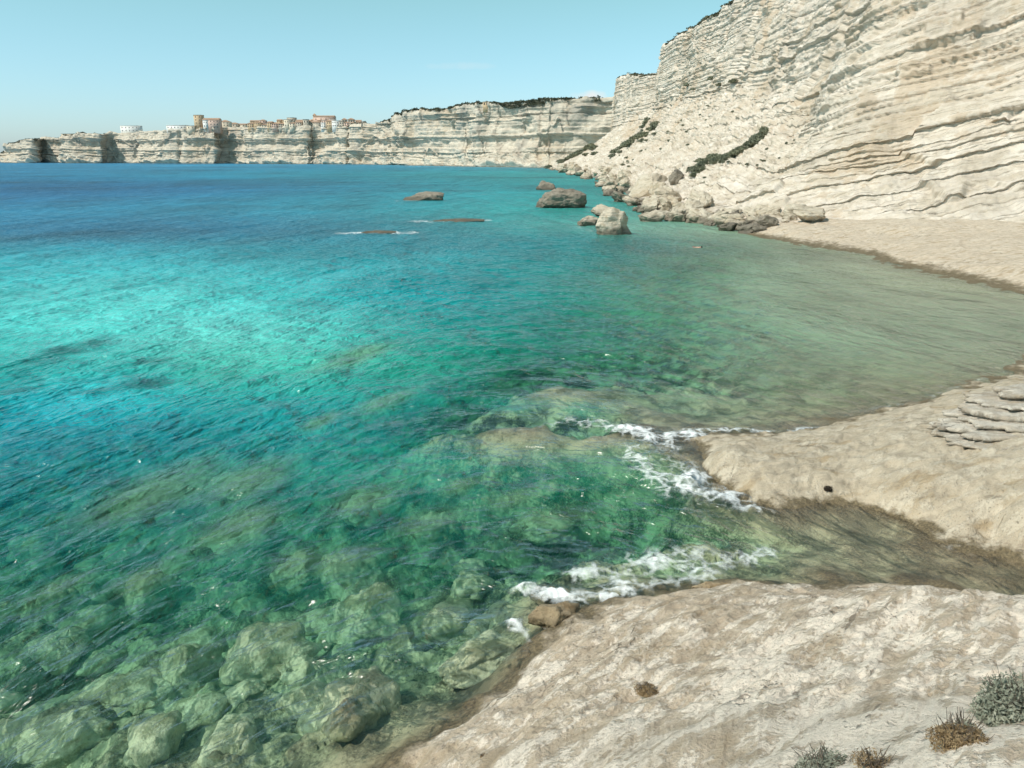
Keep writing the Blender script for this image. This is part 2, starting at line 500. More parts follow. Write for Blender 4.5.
def tps_fit(u, v, val, lam=1e-3):
    n = len(u)
    r2 = (u[:, None] - u[None]) ** 2 + (v[:, None] - v[None]) ** 2
    K = 0.5 * r2 * np.log(r2 + 1e-9) + lam * np.eye(n)
    P = np.stack([np.ones(n), u, v], 1)
    A = np.block([[K, P], [P.T, np.zeros((3, 3))]])
    val = val.reshape(n, -1)
    return np.linalg.lstsq(A, np.concatenate([val, np.zeros((3, val.shape[1]))]), rcond=None)[0]


def tps_eval(W, cu, cv, u, v):
    out = np.empty((u.size, W.shape[1]))
    uu, vv = u.ravel(), v.ravel()
    n = len(cu)
    def job(s):
        a, b = uu[s:s + 8000], vv[s:s + 8000]
        r2 = ((a[:, None] - cu[None]) ** 2 + (b[:, None] - cv[None]) ** 2)
        K = r2 * np.log(r2 + 1e-9)
        out[s:s + 8000] = 0.5 * (K @ W[:n]) + W[n] + a[:, None] * W[n + 1] + b[:, None] * W[n + 2]
    list(_POOL.map(job, range(0, uu.size, 8000)))
    return out


print('npts', len(C))
W_H = tps_fit(cu, cv, C[:, 2], 1e-4)


def poly_mask(x, y, poly):
    inside = np.zeros(x.shape, bool)
    n = len(poly)
    for i in range(n):
        x0, y0 = poly[i][:2]
        x1, y1 = poly[(i + 1) % n][:2]
        c = ((y0 > y) != (y1 > y)) & (x < (x1 - x0) * (y - y0) / (y1 - y0 + 1e-12) + x0)
        inside ^= c
    return inside


def ground_base(x, y):
    u, v = uv_of(x, y)
    return np.clip(tps_eval(W_H, cu, cv, u, v)[:, 0].reshape(x.shape), -12, 8)


def ground_h(x, y):
    h = ground_base(x, y)
    d = np.hypot(x, y)
    land = sstep(-0.1, 0.5, h)
    far = sstep(60, 20, d)
    # submerged rock is lumpy, dry rock is gently folded, and both are pitted
    lump = ridged(x * .42, y * .42, 1.3, 4, 5) - 0.7
    under = 0.30 * lump + 0.55 * fbm(x * .55, y * .55, 3.1, 5, 11)
    under = np.where(h > -.9, under * .55, under)
    under *= sstep(0.05, 0.9, -h) * (0.35 + 0.65 * far)
    c, s = math.cos(0.75), math.sin(0.75)
    a, b = x * c + y * s, -x * s + y * c
    dry = 0.10 * fbm(a * .35, b * 1.1, 0.2, 5, 21) + 0.05 * ridged(a * .6, b * 2.2, 4.4, 4, 31) + 0.06 * fbm(x * 2.2, y * 2.2, 0.3, 5, 41) + 0.022 * np.minimum(ridged(x * 5.5, y * 5.5, 0.6, 3, 45) - .6, .35) * sstep(30, 12, d)
    w = fbm(x * .5, y * .5, 7.7, 3, 51)
    steps = 0.05 * beds(h * 1.0 + 0.5 * w + 0.03 * a, 0.35, 61, 0.35)
    dry = dry + steps * sstep(0.2, 0.8, h)
    shoreline = 0.16 * fbm(x * .9, y * .9, 2.2, 4, 71) * np.exp(-(h / 0.5) ** 2)
    farland = land * sstep(35, 70, d)
    dry2 = 0.30 * fbm(x * .12, y * .12, 0.2, 4, 81) + 0.22 * beds(h * 1.2 + 0.6 * fbm(x * .1, y * .1, 1.1, 4, 91), 0.5, 95, 0.12)
    return h + under + land * dry * (1 - 0.5 * sstep(20, 60, d)) + shoreline + farland * dry2


def polar_axes(az_dense, az_step, az_lo, az_hi, coarse, angs):
    a = np.concatenate([np.arange(az_lo, -az_dense, coarse), np.arange(-az_dense, az_dense, az_step), np.arange(az_dense, az_hi + .01, coarse)])
    d = CAM_H / np.tan(np.radians(angs))
    return np.radians(a), d


angs = np.concatenate([np.arange(82, 46, -1.0), np.arange(46, 6, -0.075), np.arange(6, 1.15, -0.05)])
az, dd = polar_axes(41, 0.085, -110, 125, 1.0, angs)
AZ, DD = np.meshgrid(az, dd)
GX, GY = DD * np.sin(AZ), DD * np.cos(AZ)
GZ = ground_h(GX, GY)
GZ = GZ - 3.2 * sstep(190, 260, GY)   # from here on the cliff foot itself meets the sea

# the spit's hollow and the brown hollows on the headland are dips in the rock itself
def dip(px, py, z, rx, ry, depth):
    global GZ
    p = at_z(px, py, z)
    q = ((GX - p[0]) / rx) ** 2 + ((GY - p[1]) / ry) ** 2
    GZ = GZ - depth * np.exp(-q)


dip(645, 694, 1.45, 0.42, 0.28, 0.16)
dip(575, 650, 0.5, 0.5, 0.06, 0.05)
dip(940, 486, 1.0, 0.6, 0.10, 0.10)
dip(1005, 487, 1.3, 0.5, 0.09, 0.12)

NRr, NCc = GX.shape
ALLV = np.stack([GX, GY, GZ], -1).reshape(-1, 3)
ALLF = grid_faces(NRr, NCc)
fz = GZ.ravel()[ALLF].max(1)
fx, fy = GX.ravel()[ALLF].mean(1), GY.ravel()[ALLF].mean(1)
fu, fd = np.arctan2(fx, fy), np.hypot(fx, fy)
sep1 = [at_z(*p, 0)[:2] for p in [(560, 560), (640, 545), (740, 562), (820, 562), (900, 566), (960, 575), (1000, 585)]] + [np.array((17.5, 14.0)), np.array((30, 12)), np.array((60, 5)), np.array((60, -60)), np.array((-60, -60)), np.array((-60, -20)), np.array((-20, 10))]
in_head = poly_mask(fx, fy, sep1)
in_beach = (fd > 44) | ((fx > 34) & (fd > 30))
reg = np.where(fz < -0.12, 3, np.where(in_head, 0, np.where(in_beach, np.where(fy > 96, 4, 2), 1)))


def submesh(name, sel, mat):
    F = ALLF[sel]
    used, inv = np.unique(F, return_inverse=True)
    return mesh_np(name, ALLV[used], inv.reshape(F.shape), mat)


structure('rock_headland', submesh('rock_headland', reg == 0, M_HEAD))
structure('rock_spit', submesh('rock_spit', reg == 1, M_SPIT))
structure('beach', submesh('beach', reg == 2, M_BEACH))
structure('rocky_shore', submesh('rocky_shore', reg == 4, M_CLIFF))
structure('seabed', submesh('seabed', reg == 3, M_BED))

GBASE = (az, dd)


def ground_at(x, y):
    return float(ground_h(np.array([[x]]), np.array([[y]]))[0, 0])


# ------------------------------------------------------------------ the sea
TINT = [  # surveyed local colour of the water (what bottom and depth give it), sRGB
    (50, 168, 42, 120, 165), (300, 168, 45, 132, 172), (500, 169, 38, 146, 170), (560, 172, 50, 150, 155),
    (30, 185, 25, 100, 150), (200, 190, 26, 105, 152), (350, 190, 22, 120, 150), (470, 190, 18, 140, 155), (530, 190, 18, 140, 150), (590, 190, 25, 130, 130),
    (-200, 190, 25, 100, 150), (30, 213, 28, 118, 160), (200, 213, 24, 122, 158), (350, 213, 15, 125, 148), (470, 213, 14, 138, 145), (560, 215, 18, 140, 138),
    (30, 237, 14, 110, 140), (200, 237, 14, 112, 138), (350, 235, 10, 118, 135), (500, 235, 10, 130, 132), (620, 240, 22, 120, 112), (680, 235, 80, 118, 98),
    (30, 262, 46, 172, 182), (150, 262, 48, 172, 180), (300, 262, 30, 150, 158), (450, 262, 18, 138, 142), (600, 262, 20, 130, 120), (700, 262, 90, 122, 100), (800, 262, 105, 105, 88),
    (-150, 300, 45, 180, 182), (30, 300, 80, 206, 202), (150, 300, 92, 214, 208), (250, 300, 74, 202, 198), (350, 300, 40, 166, 168), (500, 300, 18, 140, 138), (600, 300, 42, 140, 118), (700, 300, 95, 132, 105), (850, 310, 110, 110, 90), (1000, 320, 110, 108, 90),
    (-150, 350, 40, 170, 168), (0, 340, 76, 208, 200), (100, 335, 84, 212, 204), (220, 335, 110, 226, 214), (320, 340, 84, 212, 198), (420, 340, 30, 158, 146), (520, 340, 26, 150, 134), (620, 340, 62, 140, 114), (760, 350, 95, 122, 96), (900, 350, 105, 112, 90),
    (65, 358, 62, 196, 190), (145, 372, 62, 192, 184), (-20, 380, 36, 168, 164), (100, 400, 40, 168, 160), (200, 380, 66, 198, 184), (280, 375, 74, 204, 188), (400, 380, 44, 166, 146), (500, 370, 28, 148, 126), (600, 380, 50, 138, 112),
    (0, 425, 14, 122, 122), (150, 425, 18, 122, 120), (300, 420, 24, 134, 124), (400, 425, 24, 128, 112), (480, 400, 24, 130, 110), (700, 420, 100, 120, 92),
    (0, 470, 14, 108, 106), (120, 470, 16, 110, 104), (250, 470, 18, 108, 96), (400, 470, 18, 106, 86), (560, 480, 14, 92, 72), (700, 490, 60, 90, 65),
    (0, 530, 12, 96, 88), (200, 530, 22, 98, 80), (350, 530, 18, 92, 72), (480, 530, 14, 88, 68), (600, 530, 12, 82, 62), (700, 550, 40, 105, 65),
    (0, 620, 20, 95, 72), (200, 620, 24, 95, 70), (400, 620, 26, 98, 70), (0, 720, 55, 105, 75), (200, 740, 60, 108, 75), (400, 720, 60, 100, 70), (550, 590, 20, 95, 72), (850, 550, 95, 88, 60), (980, 570, 100, 76, 45)]
T = np.array(TINT, float)
T[T[:, 1] > 395, 2:] *= 1.36
T[(T[:, 1] > 395) & (T[:, 0] < 500), 4] *= 1.1
cv_ = (T[:, 0] > 650) & (T[:, 1] > 225) & (T[:, 1] < 400)
T[cv_, 2:] = T[cv_, 2:] * 0.62 + np.array((150, 176, 150)) * 0.5
TP = np.array([at_z(a, b, 0) for a, b in T[:, :2]])
tu, tv = uv_of(TP[:, 0], TP[:, 1])
T[T[:, 1] < 225, 4] *= 0.95
T[T[:, 1] < 225, 2] *= 0.7
T[T[:, 1] < 240, 2:] *= 0.92
W_T = tps_fit(tu, tv, s2l(T[:, 2:]), 2e-3)

wang = np.concatenate([np.arange(80, 46, -1.0), np.arange(46, 3, -0.07), np.arange(3, 0.5, -0.03), np.arange(0.5, 0.2, -0.02), [0.17, 0.14, 0.11, 0.08, 0.05, 0.03, 0.015]])
waz, wd = polar_axes(41, 0.10, -112, 112, 1.0, wang)
WA, WD = np.meshgrid(waz, wd)
WX, WY = WD * np.sin(WA), WD * np.cos(WA)
wg = ground_base(WX, WY)
wdepth = np.where(WD < 430, np.maximum(-wg, 0), 14.0)
# crests come in from the open sea and swing round towards the cove
xs = np.clip(WX, -8, 10)
slope = 0.1 - 0.15 * xs
ph = (WY - (0.1 * xs - 0.075 * xs ** 2) - slope * (WX - xs)) * 0.8
_gx = np.linspace(-8, 10, 400)
_arc = np.concatenate([[0], np.cumsum(np.sqrt(1 + (0.1 - 0.15 * _gx[:-1]) ** 2) * (_gx[1] - _gx[0]))])
al = np.interp(xs, _gx, _arc) + (WX - xs) * np.sqrt(1 + slope ** 2)
amp = sstep(220, 8, WD) * (0.2 + 0.8 * sstep(0.25, 1.6, wdepth))
wave = 0.075 * fbm(al * .28, ph * 0.75, 0.4, 3, 101) + 0.045 * ridged(al * .42, ph * 1.5, 1.4, 3, 111) + 0.06 * fbm(al * .10, ph * .30, 2.2, 2, 121)
WZ = wave * amp * 1.6
tint = tps_eval(W_T, tu, tv, *uv_of(np.minimum(WD, 1500) * np.sin(WA), np.minimum(WD, 1500) * np.cos(WA)))
# sand and weed patches on the bottom; far out, wave streaks painted into the tint
lu, lv = uv_of(WX, WY)
pt = fbm(WX * .05, WY * .028, 0.5, 5, 131) + 0.6 * fbm(WX * .012, WY * .006, 1.5, 4, 133)
pt2 = fbm(WX * .25, WY * .13, 0.9, 4, 141)
streaks = fbm(lu * 4.0 + 3, lv * 26 + 0.4 * fbm(lu * 3, lv * 6, 0.1, 2, 3), 0.3, 4, 151)  # brightening of distant wave slopes, put into the water colour
mod = 1 + sstep(14, 60, WD) * (0.26 * pt + 0.25 * pt2) + 0.45 * streaks * sstep(80, 300, WD)
tint = np.clip(tint, 0.002, 0.8) * np.clip(mod, 0.35, 1.7).reshape(-1, 1)
for (px, py, rx, ry, k) in [(65, 352, 20, 5, .6), (40, 362, 14, 5, .3), (95, 344, 14, 4, .5), (140, 386, 22, 4.5, .6), (155, 362, 16, 3.5, .5), (230, 372, 22, 5, .2), (95, 394, 20, 4, .5), (20, 392, 22, 4, .5), (35, 345, 16, 4, .2),
                            (40, 237, 60, 5, .3), (150, 232, 60, 4, .2), (335, 205, 40, 3.5, .35), (215, 208, 60, 3, .2), (235, 243, 30, 4, .2), (300, 255, 60, 8, .15), (90, 188, 90, 2.2, .3), (250, 180, 60, 2, .25), (40, 205, 60, 2.5, .2)]:
    c0, c1 = at_z(px, py, 0), at_z(px, py + ry, 0)
    cx_, cy_ = uv_of(c0[0], c0[1])
    ru = rx / 768.0
    rv = abs(uv_of(c1[0], c1[1])[1] - cy_)
    q = ((lu - cx_ + 0.3 * ru * pt2) / ru) ** 2 + ((lv - cy_ + 0.5 * rv * pt) / rv) ** 2
    tint *= (1 - k * np.exp(-q ** 1.5)).reshape(-1, 1)
SUNK = [  # px, py, width px, top depth, label
    (368, 598, 78, .55, 'pale oblong submerged boulder with a dark gap along its right side'),
    (268, 642, 92, .60, 'broad pale-topped submerged boulder left of the oblong one near the bottom of the photo'),
    (186, 650, 78, .80, 'dim greenish submerged boulder left of the broad pale-topped one'),
    (300, 668, 44, .75, 'small submerged boulder just below the broad pale-topped one'),
    (450, 610, 72, .60, 'submerged boulder streaked with pale weed beside the wet foreground ledge'),
    (350, 560, 60, 1.2, 'submerged boulder above the oblong pale one'),
    (300, 562, 56, 1.4, 'faint round green submerged boulder amid the near water'),
    (148, 580, 54, 1.3, 'lone faint submerged boulder on the far left of the dim greenish one'),
    (60, 590, 46, 1.4, 'leftmost faint submerged boulder under rippled green water'),
    (240, 527, 84, 1.7, 'long faint submerged boulder under the band of dark ripples'),
    (250, 480, 76, 1.9, 'right half of the long pale submerged shelf out in teal water'),
    (165, 488, 90, 1.9, 'left half of the long pale submerged shelf out in teal water'),
    (380, 405, 46, 2.2, 'pale submerged rock out in teal water left of the reef'),
    (318, 424, 30, 2.2, 'small pale submerged rock between the long shelf and the reef'),
    (370, 500, 62, 1.7, 'faint submerged boulder mid water below the reef'),
    (435, 520, 56, 1.6, 'submerged boulder in green water, between reef and wet ledge'),
    (465, 487, 34, 1.6, 'small pale submerged boulder just below the left end of the reef'),
    (545, 525, 66, 1.6, 'submerged boulder in dark green water between the reef and the breaking foam'),
    (512, 500, 40, 1.6, 'small submerged boulder right of the small pale one below the reef'),
    (355, 358, 50, 2.6, 'faint submerged rock at the edge of the bright turquoise band'),
    (120, 690, 90, .9, 'wide pale submerged rock in the lower left shallows'),
    (60, 730, 90, .7, 'submerged rock in the bottom left corner shallows'),
    (230, 740, 80, .55, 'pale submerged rock at the bottom edge of the shallows'),
    (330, 720, 60, .75, 'weed-covered submerged rock near the foot of the foreground rock'),
    (405, 640, 44, .8, 'small submerged rock between the oblong boulder and the wet ledge')]
for (px, py, wpx, dep, lab) in SUNK:
    c0, c1 = at_z(px, py, 0), at_z(px, py + wpx * .26, 0)
    cx_, cy_ = uv_of(c0[0], c0[1])
    rv = abs(uv_of(c1[0], c1[1])[1] - cy_)
    ru = wpx * .62 / 900.0
    q = ((lu - cx_ + .35 * ru * pt2 - .5 * (lv - cy_)) / ru) ** 2 + ((lv - cy_ + .5 * rv * pt2) / rv) ** 2
    k = (.62 * np.exp(-q ** 1.4)).reshape(-1, 1)
    tint = tint * (1 - k) + k * s2l((128, 158, 116))
# foam: where the swell breaks on the rocks
foam = np.zeros(WX.shape)


def foam_line(pts, width, strength):
    global foam
    P = np.array([at_z(a, b, 0)[:2] for a, b in pts])
    best = np.full(WX.shape, 1e9)
    for (x0, y0), (x1, y1) in zip(P[:-1], P[1:]):
        dx, dy = x1 - x0, y1 - y0
        tt = np.clip(((WX - x0) * dx + (WY - y0) * dy) / (dx * dx + dy * dy + 1e-9), 0, 1)
        best = np.minimum(best, np.hypot(WX - x0 - tt * dx, WY - y0 - tt * dy))
    foam = np.maximum(foam, strength * np.exp(-(best / width) ** 2))


foam_line([(592, 424), (625, 430), (660, 437), (690, 436)], 0.55, 0.85)
foam_line([(655, 440), (664, 455), (680, 472), (700, 485), (722, 497), (750, 506)], 0.6, 0.85)
foam_line([(640, 455), (665, 478), (700, 500)], 0.9, 0.6)
foam_line([(690, 433), (735, 431), (780, 434), (820, 430)], 0.3, 0.5)
foam_line([(600, 425), (560, 420), (540, 430)], 0.6, 0.35)
foam_line([(528, 594), (552, 596), (580, 597), (605, 596)], 0.32, 1.15)
foam_line([(600, 594), (640, 588), (680, 582), (700, 580)], 0.38, 1.0)
foam_line([(580, 580), (620, 572), (660, 566), (695, 572)], 0.6, 0.62)
foam_line([(610, 555), (660, 560), (700, 560)], 0.7, 0.42)
foam_line([(516, 628), (530, 640), (548, 634)], 0.22, 1.0)
foam_line([(520, 645), (508, 660), (490, 665)], 0.3, 0.45)
foam_line([(720, 565), (750, 560), (772, 556)], 0.5, 0.4)
foam_line([(950, 548), (985, 545), (1010, 548)], 0.25, 0.6)
foam_line([(418, 222), (450, 221.5), (485, 221)], 1.6, 0.85)
foam_line([(345, 234), (375, 233), (410, 233.5)], 1.6, 0.85)
foam_line([(395, 201), (410, 200.5), (440, 200)], 1.2, 0.6)
foam_line([(536, 207), (560, 209), (585, 207)], 0.9, 0.45)
foam_line([(575, 227), (600, 234), (632, 236)], 0.6, 0.35)
foam_line([(470, 194), (488, 194)], 1.5, 0.5)
foam_line(BEACH_LINE[4:10], 0.35, 0.35)
foam_line(SPIT_N[4:10], 0.2, 0.3)
foam *= 0.88 * (0.35 + 0.65 * sstep(-0.35, 0.3, fbm(WX * .9, WY * .9, 0.3, 4, 161)))
WZ = WZ + 0.20 * foam * (0.5 + ridged(WX * 2.3, WY * 2.3, 0.7, 3, 171) * 0.5) * sstep(200, 60, WD)
alpha = (1 - np.exp(-(wdepth / 3.6) ** 1.9))
alpha = np.maximum(alpha, sstep(45, 110, WD))
cove = sstep(25, 45, WD) * sstep(0.12, 0.35, lu)
alpha = np.maximum(alpha, 0.0 + 0.62 * cove)


def water_mat(name, foamy):
    t = NT(name)
    uv = t.attr('wave_uv').outputs['Vector']
    pos = t.n('ShaderNodeNewGeometry').outputs['Position']
    tintc = t.attr('water_tint').outputs['Color']
    al = t.attr('murk').outputs['Fac']
    fo = t.attr('foam').outputs['Fac']
    n1 = t.noise(t.mapping(uv, (0, 0, 0), (0.85, 1.40, 1)), 1.05, 2.0, 0.5, 0.4)
    n2 = t.noise(t.mapping(uv, (0, 0, 0.12), (1.5, 2.5, 1), (3, 1, 0)), 1.15, 2.0, 0.5, 0.5)
    n3 = t.noise(t.mapping(pos, (0, 0, 0.3), (0.34, 0.40, 1), (9, 2, 0)), 1.0, 2.0, 0.5, 0.3)
    n4 = t.noise(t.mapping(uv, (0, 0, 0.1), (0.08, 0.09, 1), (4, 8, 0)), 1.0, 2.0, 0.5, 0.3)
    rid = t.math('SUBTRACT', 1.0, t.math('ABSOLUTE', t.math('MULTIPLY_ADD', n2, 2.0, -1.0)))
    h = t.math('ADD', t.math('MULTIPLY', n4, 4.5), t.math('MULTIPLY', n1, 0.75))
    h = t.math('ADD', h, t.math('ADD', t.math('MULTIPLY', rid, 0.22), t.math('MULTIPLY', n3, 1.9)))
    h = t.math('MULTIPLY', t.math('SUBTRACT', h, 3.72), t.attr('ripple').outputs['Fac'])
    nrm = t.bump(h, 1.0, 0.52)
    soft = nrm
    dif = t.n('ShaderNodeBsdfDiffuse')
    t.set(dif.inputs['Color'], tintc)
    t.set(dif.inputs['Normal'], soft)
    tra = t.n('ShaderNodeBsdfTransparent')
    tra.inputs[0].default_value = (1, 1, 1, 1)
    body = t.n('ShaderNodeMixShader')
    t.set(body.inputs[0], al)
    t.t.links.new(tra.outputs[0], body.inputs[1])
    t.t.links.new(dif.outputs[0], body.inputs[2])
    glo = t.n('ShaderNodeBsdfGlossy')
    t.set(glo.inputs['Roughness'], t.attr('chop').outputs['Fac'])
    t.set(glo.inputs['Normal'], nrm)
    fr = t.n('ShaderNodeFresnel')
    fr.inputs[0].default_value = 1.40
    t.set(fr.inputs['Normal'], nrm)
    surf = t.n('ShaderNodeMixShader')
    t.set(surf.inputs[0], t.math('MINIMUM', t.math('MULTIPLY', fr.outputs[0], 1.0), t.math('MULTIPLY_ADD', t.attr('chop').outputs['Fac'], -3.2, 1.52)))
    t.t.links.new(body.outputs[0], surf.inputs[1])
    t.t.links.new(glo.outputs[0], surf.inputs[2])
    if not foamy:
        va = t.n('ShaderNodeVolumeAbsorption')
        va.inputs['Color'].default_value = (0.06, 0.88, 0.72, 1)
        va.inputs['Density'].default_value = 0.16
        return t.done(surf.outputs[0], va.outputs[0])
    # foam: lace of bubbles, dense where the wave breaks
    warp = t.n('ShaderNodeMix', data_type='VECTOR')
    warp.inputs[0].default_value = 0.30
    t.set(warp.inputs[4], pos)
    wn = t.n('ShaderNodeTexNoise')
    t.set(wn.inputs['Vector'], pos)
    wn.inputs['Scale'].default_value = 2.4
    wn.inputs['Detail'].default_value = 4
    t.set(warp.inputs[5], wn.outputs['Color'])
    v1 = t.voro(warp.outputs[1], 3.4, 'DISTANCE_TO_EDGE')
    fine = t.noise(pos, 8.0, 4, 0.75)
    lace = t.math('ADD', t.ramp(v1, 0.0, 0.30, 0.36, 0.0), t.math('MULTIPLY', fine, 0.88))
    f = t.math('MULTIPLY', t.math('SUBTRACT', lace, t.math('MULTIPLY_ADD', fo, -0.98, 0.86)), 1.7, clamp=True)
    f = t.math('MAXIMUM', f, t.math('MULTIPLY', t.ramp(fo, 0.25, 1.0), t.math('MULTIPLY', fine, 0.75)))
    f = t.math('MULTIPLY', t.math('MULTIPLY', f, t.ramp(fo, 0.06, 0.35)), 0.93)
    fd = t.n('ShaderNodeBsdfDiffuse')
    fd.inputs[0].default_value = (0.82, 0.84, 0.83, 1)
    t.set(fd.inputs['Normal'], nrm)
    fin = t.n('ShaderNodeMixShader')
    t.set(fin.inputs[0], f)
    t.t.links.new(surf.outputs[0], fin.inputs[1])
    t.t.links.new(fd.outputs[0], fin.inputs[2])
    va = t.n('ShaderNodeVolumeAbsorption')
    va.inputs['Color'].default_value = (0.06, 0.88, 0.72, 1)
    va.inputs['Density'].default_value = 0.16
    return t.done(fin.outputs[0], va.outputs[0])


wme = mesh_np('sea', np.stack([WX, WY, WZ], -1).reshape(-1, 3), grid_faces(*WX.shape), water_mat('sea_water', True))
add_attr(wme, 'water_tint', np.concatenate([tint * 1.10, np.ones((len(tint), 1))], 1), 'FLOAT_COLOR')
add_attr(wme, 'murk', alpha.ravel())
add_attr(wme, 'foam', foam.ravel())
add_attr(wme, 'ripple', np.maximum(.20 + .80 * sstep(.35, 1.2, wdepth), sstep(25, 35, WD)).ravel())
add_attr(wme, 'chop', (0.27 + 0.08 * sstep(30, 260, WD)).ravel())
add_attr(wme, 'wave_uv', np.stack([al, ph, 0 * al], -1).reshape(-1, 3), 'FLOAT_VECTOR')
structure('sea', wme)

# ------------------------------------------------------------------ cliffs
def loft(stations, fracs, rows_fn, strat_fn, disp_fn, name, mat, ncol_fn):
    """stations: dicts of arrays along the coast; returns the displaced sheet"""


def catmull(P, t):
    """P (n,k) at integer parameters, t array -> interpolated (monotone enough: linear-cubic blend)"""
    P = np.asarray(P, float)
    n = len(P)
    i = np.clip(np.floor(t).astype(int), 0, n - 2)
    f = (t - i)[:, None]
    p0, p1, p2, p3 = P[np.clip(i - 1, 0, n - 1)], P[i], P[i + 1], P[np.clip(i + 2, 0, n - 1)]
    return 0.5 * ((2 * p1) + (-p0 + p2) * f + (2 * p0 - 5 * p1 + 4 * p2 - p3) * f ** 2 + (-p0 + 3 * p1 - 3 * p2 + p3) * f ** 3)


def linear(P, t):
    P = np.asarray(P, float)
    i = np.clip(np.floor(t).astype(int), 0, len(P) - 2)
    f = (t - i)[:, None]
    return P[i] * (1 - f) + P[i + 1] * f


def cliff_sheet(S, interp, step_px, back, rows):
    """S rows: bx, by, z0, nx, ny, wa, ha, ww, H.  -> V (nr, nc, 3) undisplaced, profile fraction array"""
    S = np.array(S, float)
    # column parameters spaced by their size in view
    tt = np.linspace(0, len(S) - 1, 6000)
    Q = interp(S, tt)
    mid = np.stack([Q[:, 0], Q[:, 1], np.full(len(Q), 12.0)], 1)
    px, py, dep = project(mid)
    dist = np.hypot(mid[:, 0], mid[:, 1])
    seg = np.hypot(np.diff(mid[:, 0]), np.diff(mid[:, 1])) / np.maximum(dist[:-1], 25) * np.where((dep[:-1] > 1) & (px[:-1] < 1110), 1.0, 0.2)
    cum = np.concatenate([[0], np.cumsum(seg)])
    n = int(cum[-1] * 768 / step_px)
    t = np.interp(np.linspace(0, cum[-1], n), cum, tt)
    Q = interp(S, t)
    nrm = Q[:, 3:5] / np.linalg.norm(Q[:, 3:5], axis=1, keepdims=True)
    bx, by, z0, wa, ha, ww, H = Q[:, 0], Q[:, 1], Q[:, 2], Q[:, 5], Q[:, 6], Q[:, 7], Q[:, 8]
    # profile: below base, base, apron top, wall top, plateau back
    off = np.stack([-6 + 0 * wa, 0 * wa, wa * .55, wa, wa + ww * .5, wa + ww, wa + ww + 3, wa + ww + back], 0)
    hei = np.stack([z0 - 7, z0, z0 + (ha - z0) * .45, ha, (ha + H) * .5, H, H + 0.8, H + 2 + 0.02 * back], 0)
    segs = [.04, .16, .22, .22, .22, .03, .06]
    p = np.concatenate([[0], np.cumsum([max(2, int(rows * s)) for s in segs])])
    r = np.arange(p[-1] + 1)
    O = np.stack([np.interp(r, p, off[:, j]) for j in range(n)], 1)
    Z = np.stack([np.interp(r, p, hei[:, j]) for j in range(n)], 1)
    X = bx[None] + nrm[None, :, 0] * O
    Y = by[None] + nrm[None, :, 1] * O
    part = np.interp(r, p, np.arange(len(p)))  # 1..3 apron, 3..5 wall, 5+ plateau
    return np.stack([X, Y, Z], -1), part


def sheet_normals(V):
    a = np.gradient(V, axis=1)
    b = np.gradient(V, axis=0)
    n = np.cross(a, b)
    return n / (np.linalg.norm(n, axis=-1, keepdims=True) + 1e-9)


def emit_sheet(name, V, strat, mat):
    me = mesh_np(name, V.reshape(-1, 3), grid_faces(*V.shape[:2]), mat, False)
    add_attr(me, 'strata', strat.ravel())
    return structure(name, me)


# near cliff: bx, by, z0, nx, ny, wa, ha, ww, H
NEAR = [(128, -30, 2.5, 1.0, 0.0, 14, 14, 34, 60), (112, 15, 2.5, .95, .3, 14, 14, 34, 60), (92, 48, 2.5, .8, .6, 14, 14, 34, 60), (70, 73, 2.5, .62, .78, 14, 14, 32, 60),
        (53, 88, 2.4, .5, .86, 14, 13, 32, 60), (41, 97, 2.2, .55, .83, 14, 12, 32, 60), (34, 108, 1.8, .75, .66, 15, 12, 30, 60), (31, 125, 1.2, .9, .43, 20, 15, 26, 60),
        (28, 155, .8, .97, .25, 28, 20, 20, 60), (30, 200, .5, 1, .12, 33, 25, 14, 60), (34, 250, .5, 1, .05, 34, 29, 9, 60), (37, 310, .3, 1, .0, 33, 31, 6, 60),
        (37, 370, .3, 1, .0, 33, 32, 4, 59), (37, 402, .2, 1, -.05, 34, 33, 4, 58.5), (38, 425, .2, 1, -.2, 50, 36, 5, 55), (38, 460, .2, 1, -.05, 62, 38, 8, 52),
        (36, 500, .2, 1, .1, 50, 36, 6, 56), (35, 530, .2, 1, .1, 42, 33, 4, 59), (34, 565, .2, 1, .15, 43, 30, 4, 62), (31, 605, .2, 1, .2, 45, 28, 4, 64),
        (28, 640, .2, 1, .1, 62, 28, 5, 64)]
V, part = cliff_sheet(NEAR, catmull, 0.85, 70, 520)
N = sheet_normals(V)
X, Y, Z = V[..., 0], V[..., 1], V[..., 2]
sdir = X * .85 - Y * .52
tilt = 0.26 * np.maximum(0, sdir + 30)
strat = Z - tilt + 0.7 * fbm(X * .03, Y * .03, Z * .03, 3, 201)
P2 = part[:, None] + 0 * X
wallm = sstep(2.2, 3.2, P2) * sstep(5.3, 5.0, P2)
apron = sstep(0.9, 1.2, P2) * sstep(3.2, 2.4, P2)
nearside = sstep(150, 105, Y)
smooth_zone = sstep(-0.05, 0.35, fbm(X * .035, Y * .035, Z * .05, 3, 207))
layer = np.maximum(wallm, nearside * sstep(0.95, 1.3, P2)) * (1 - .65 * smooth_zone)
D = 1.9 * fbm(X * .03, Y * .03, Z * .03, 3, 211) + 0.4 * fbm(X * .12, Y * .12, Z * .12, 4, 221)
DB = (.9 + .1 * layer) * (0.6 * beds(strat + 0.08 * fbm(X * .15, Y * .15, Z * .15, 3, 231), 3.1, 241, .05) + 0.7 * beds(strat + 0.07 * fbm(X * .3, Y * .3, Z * .2, 3, 251), 1.15, 261, .07) + 0.5 * beds(strat + .03 * fbm(X * .6, Y * .6, Z * .3, 2, 255), 0.45, 271, .2))
rub = .7 * apron * (1 - .75 * nearside)
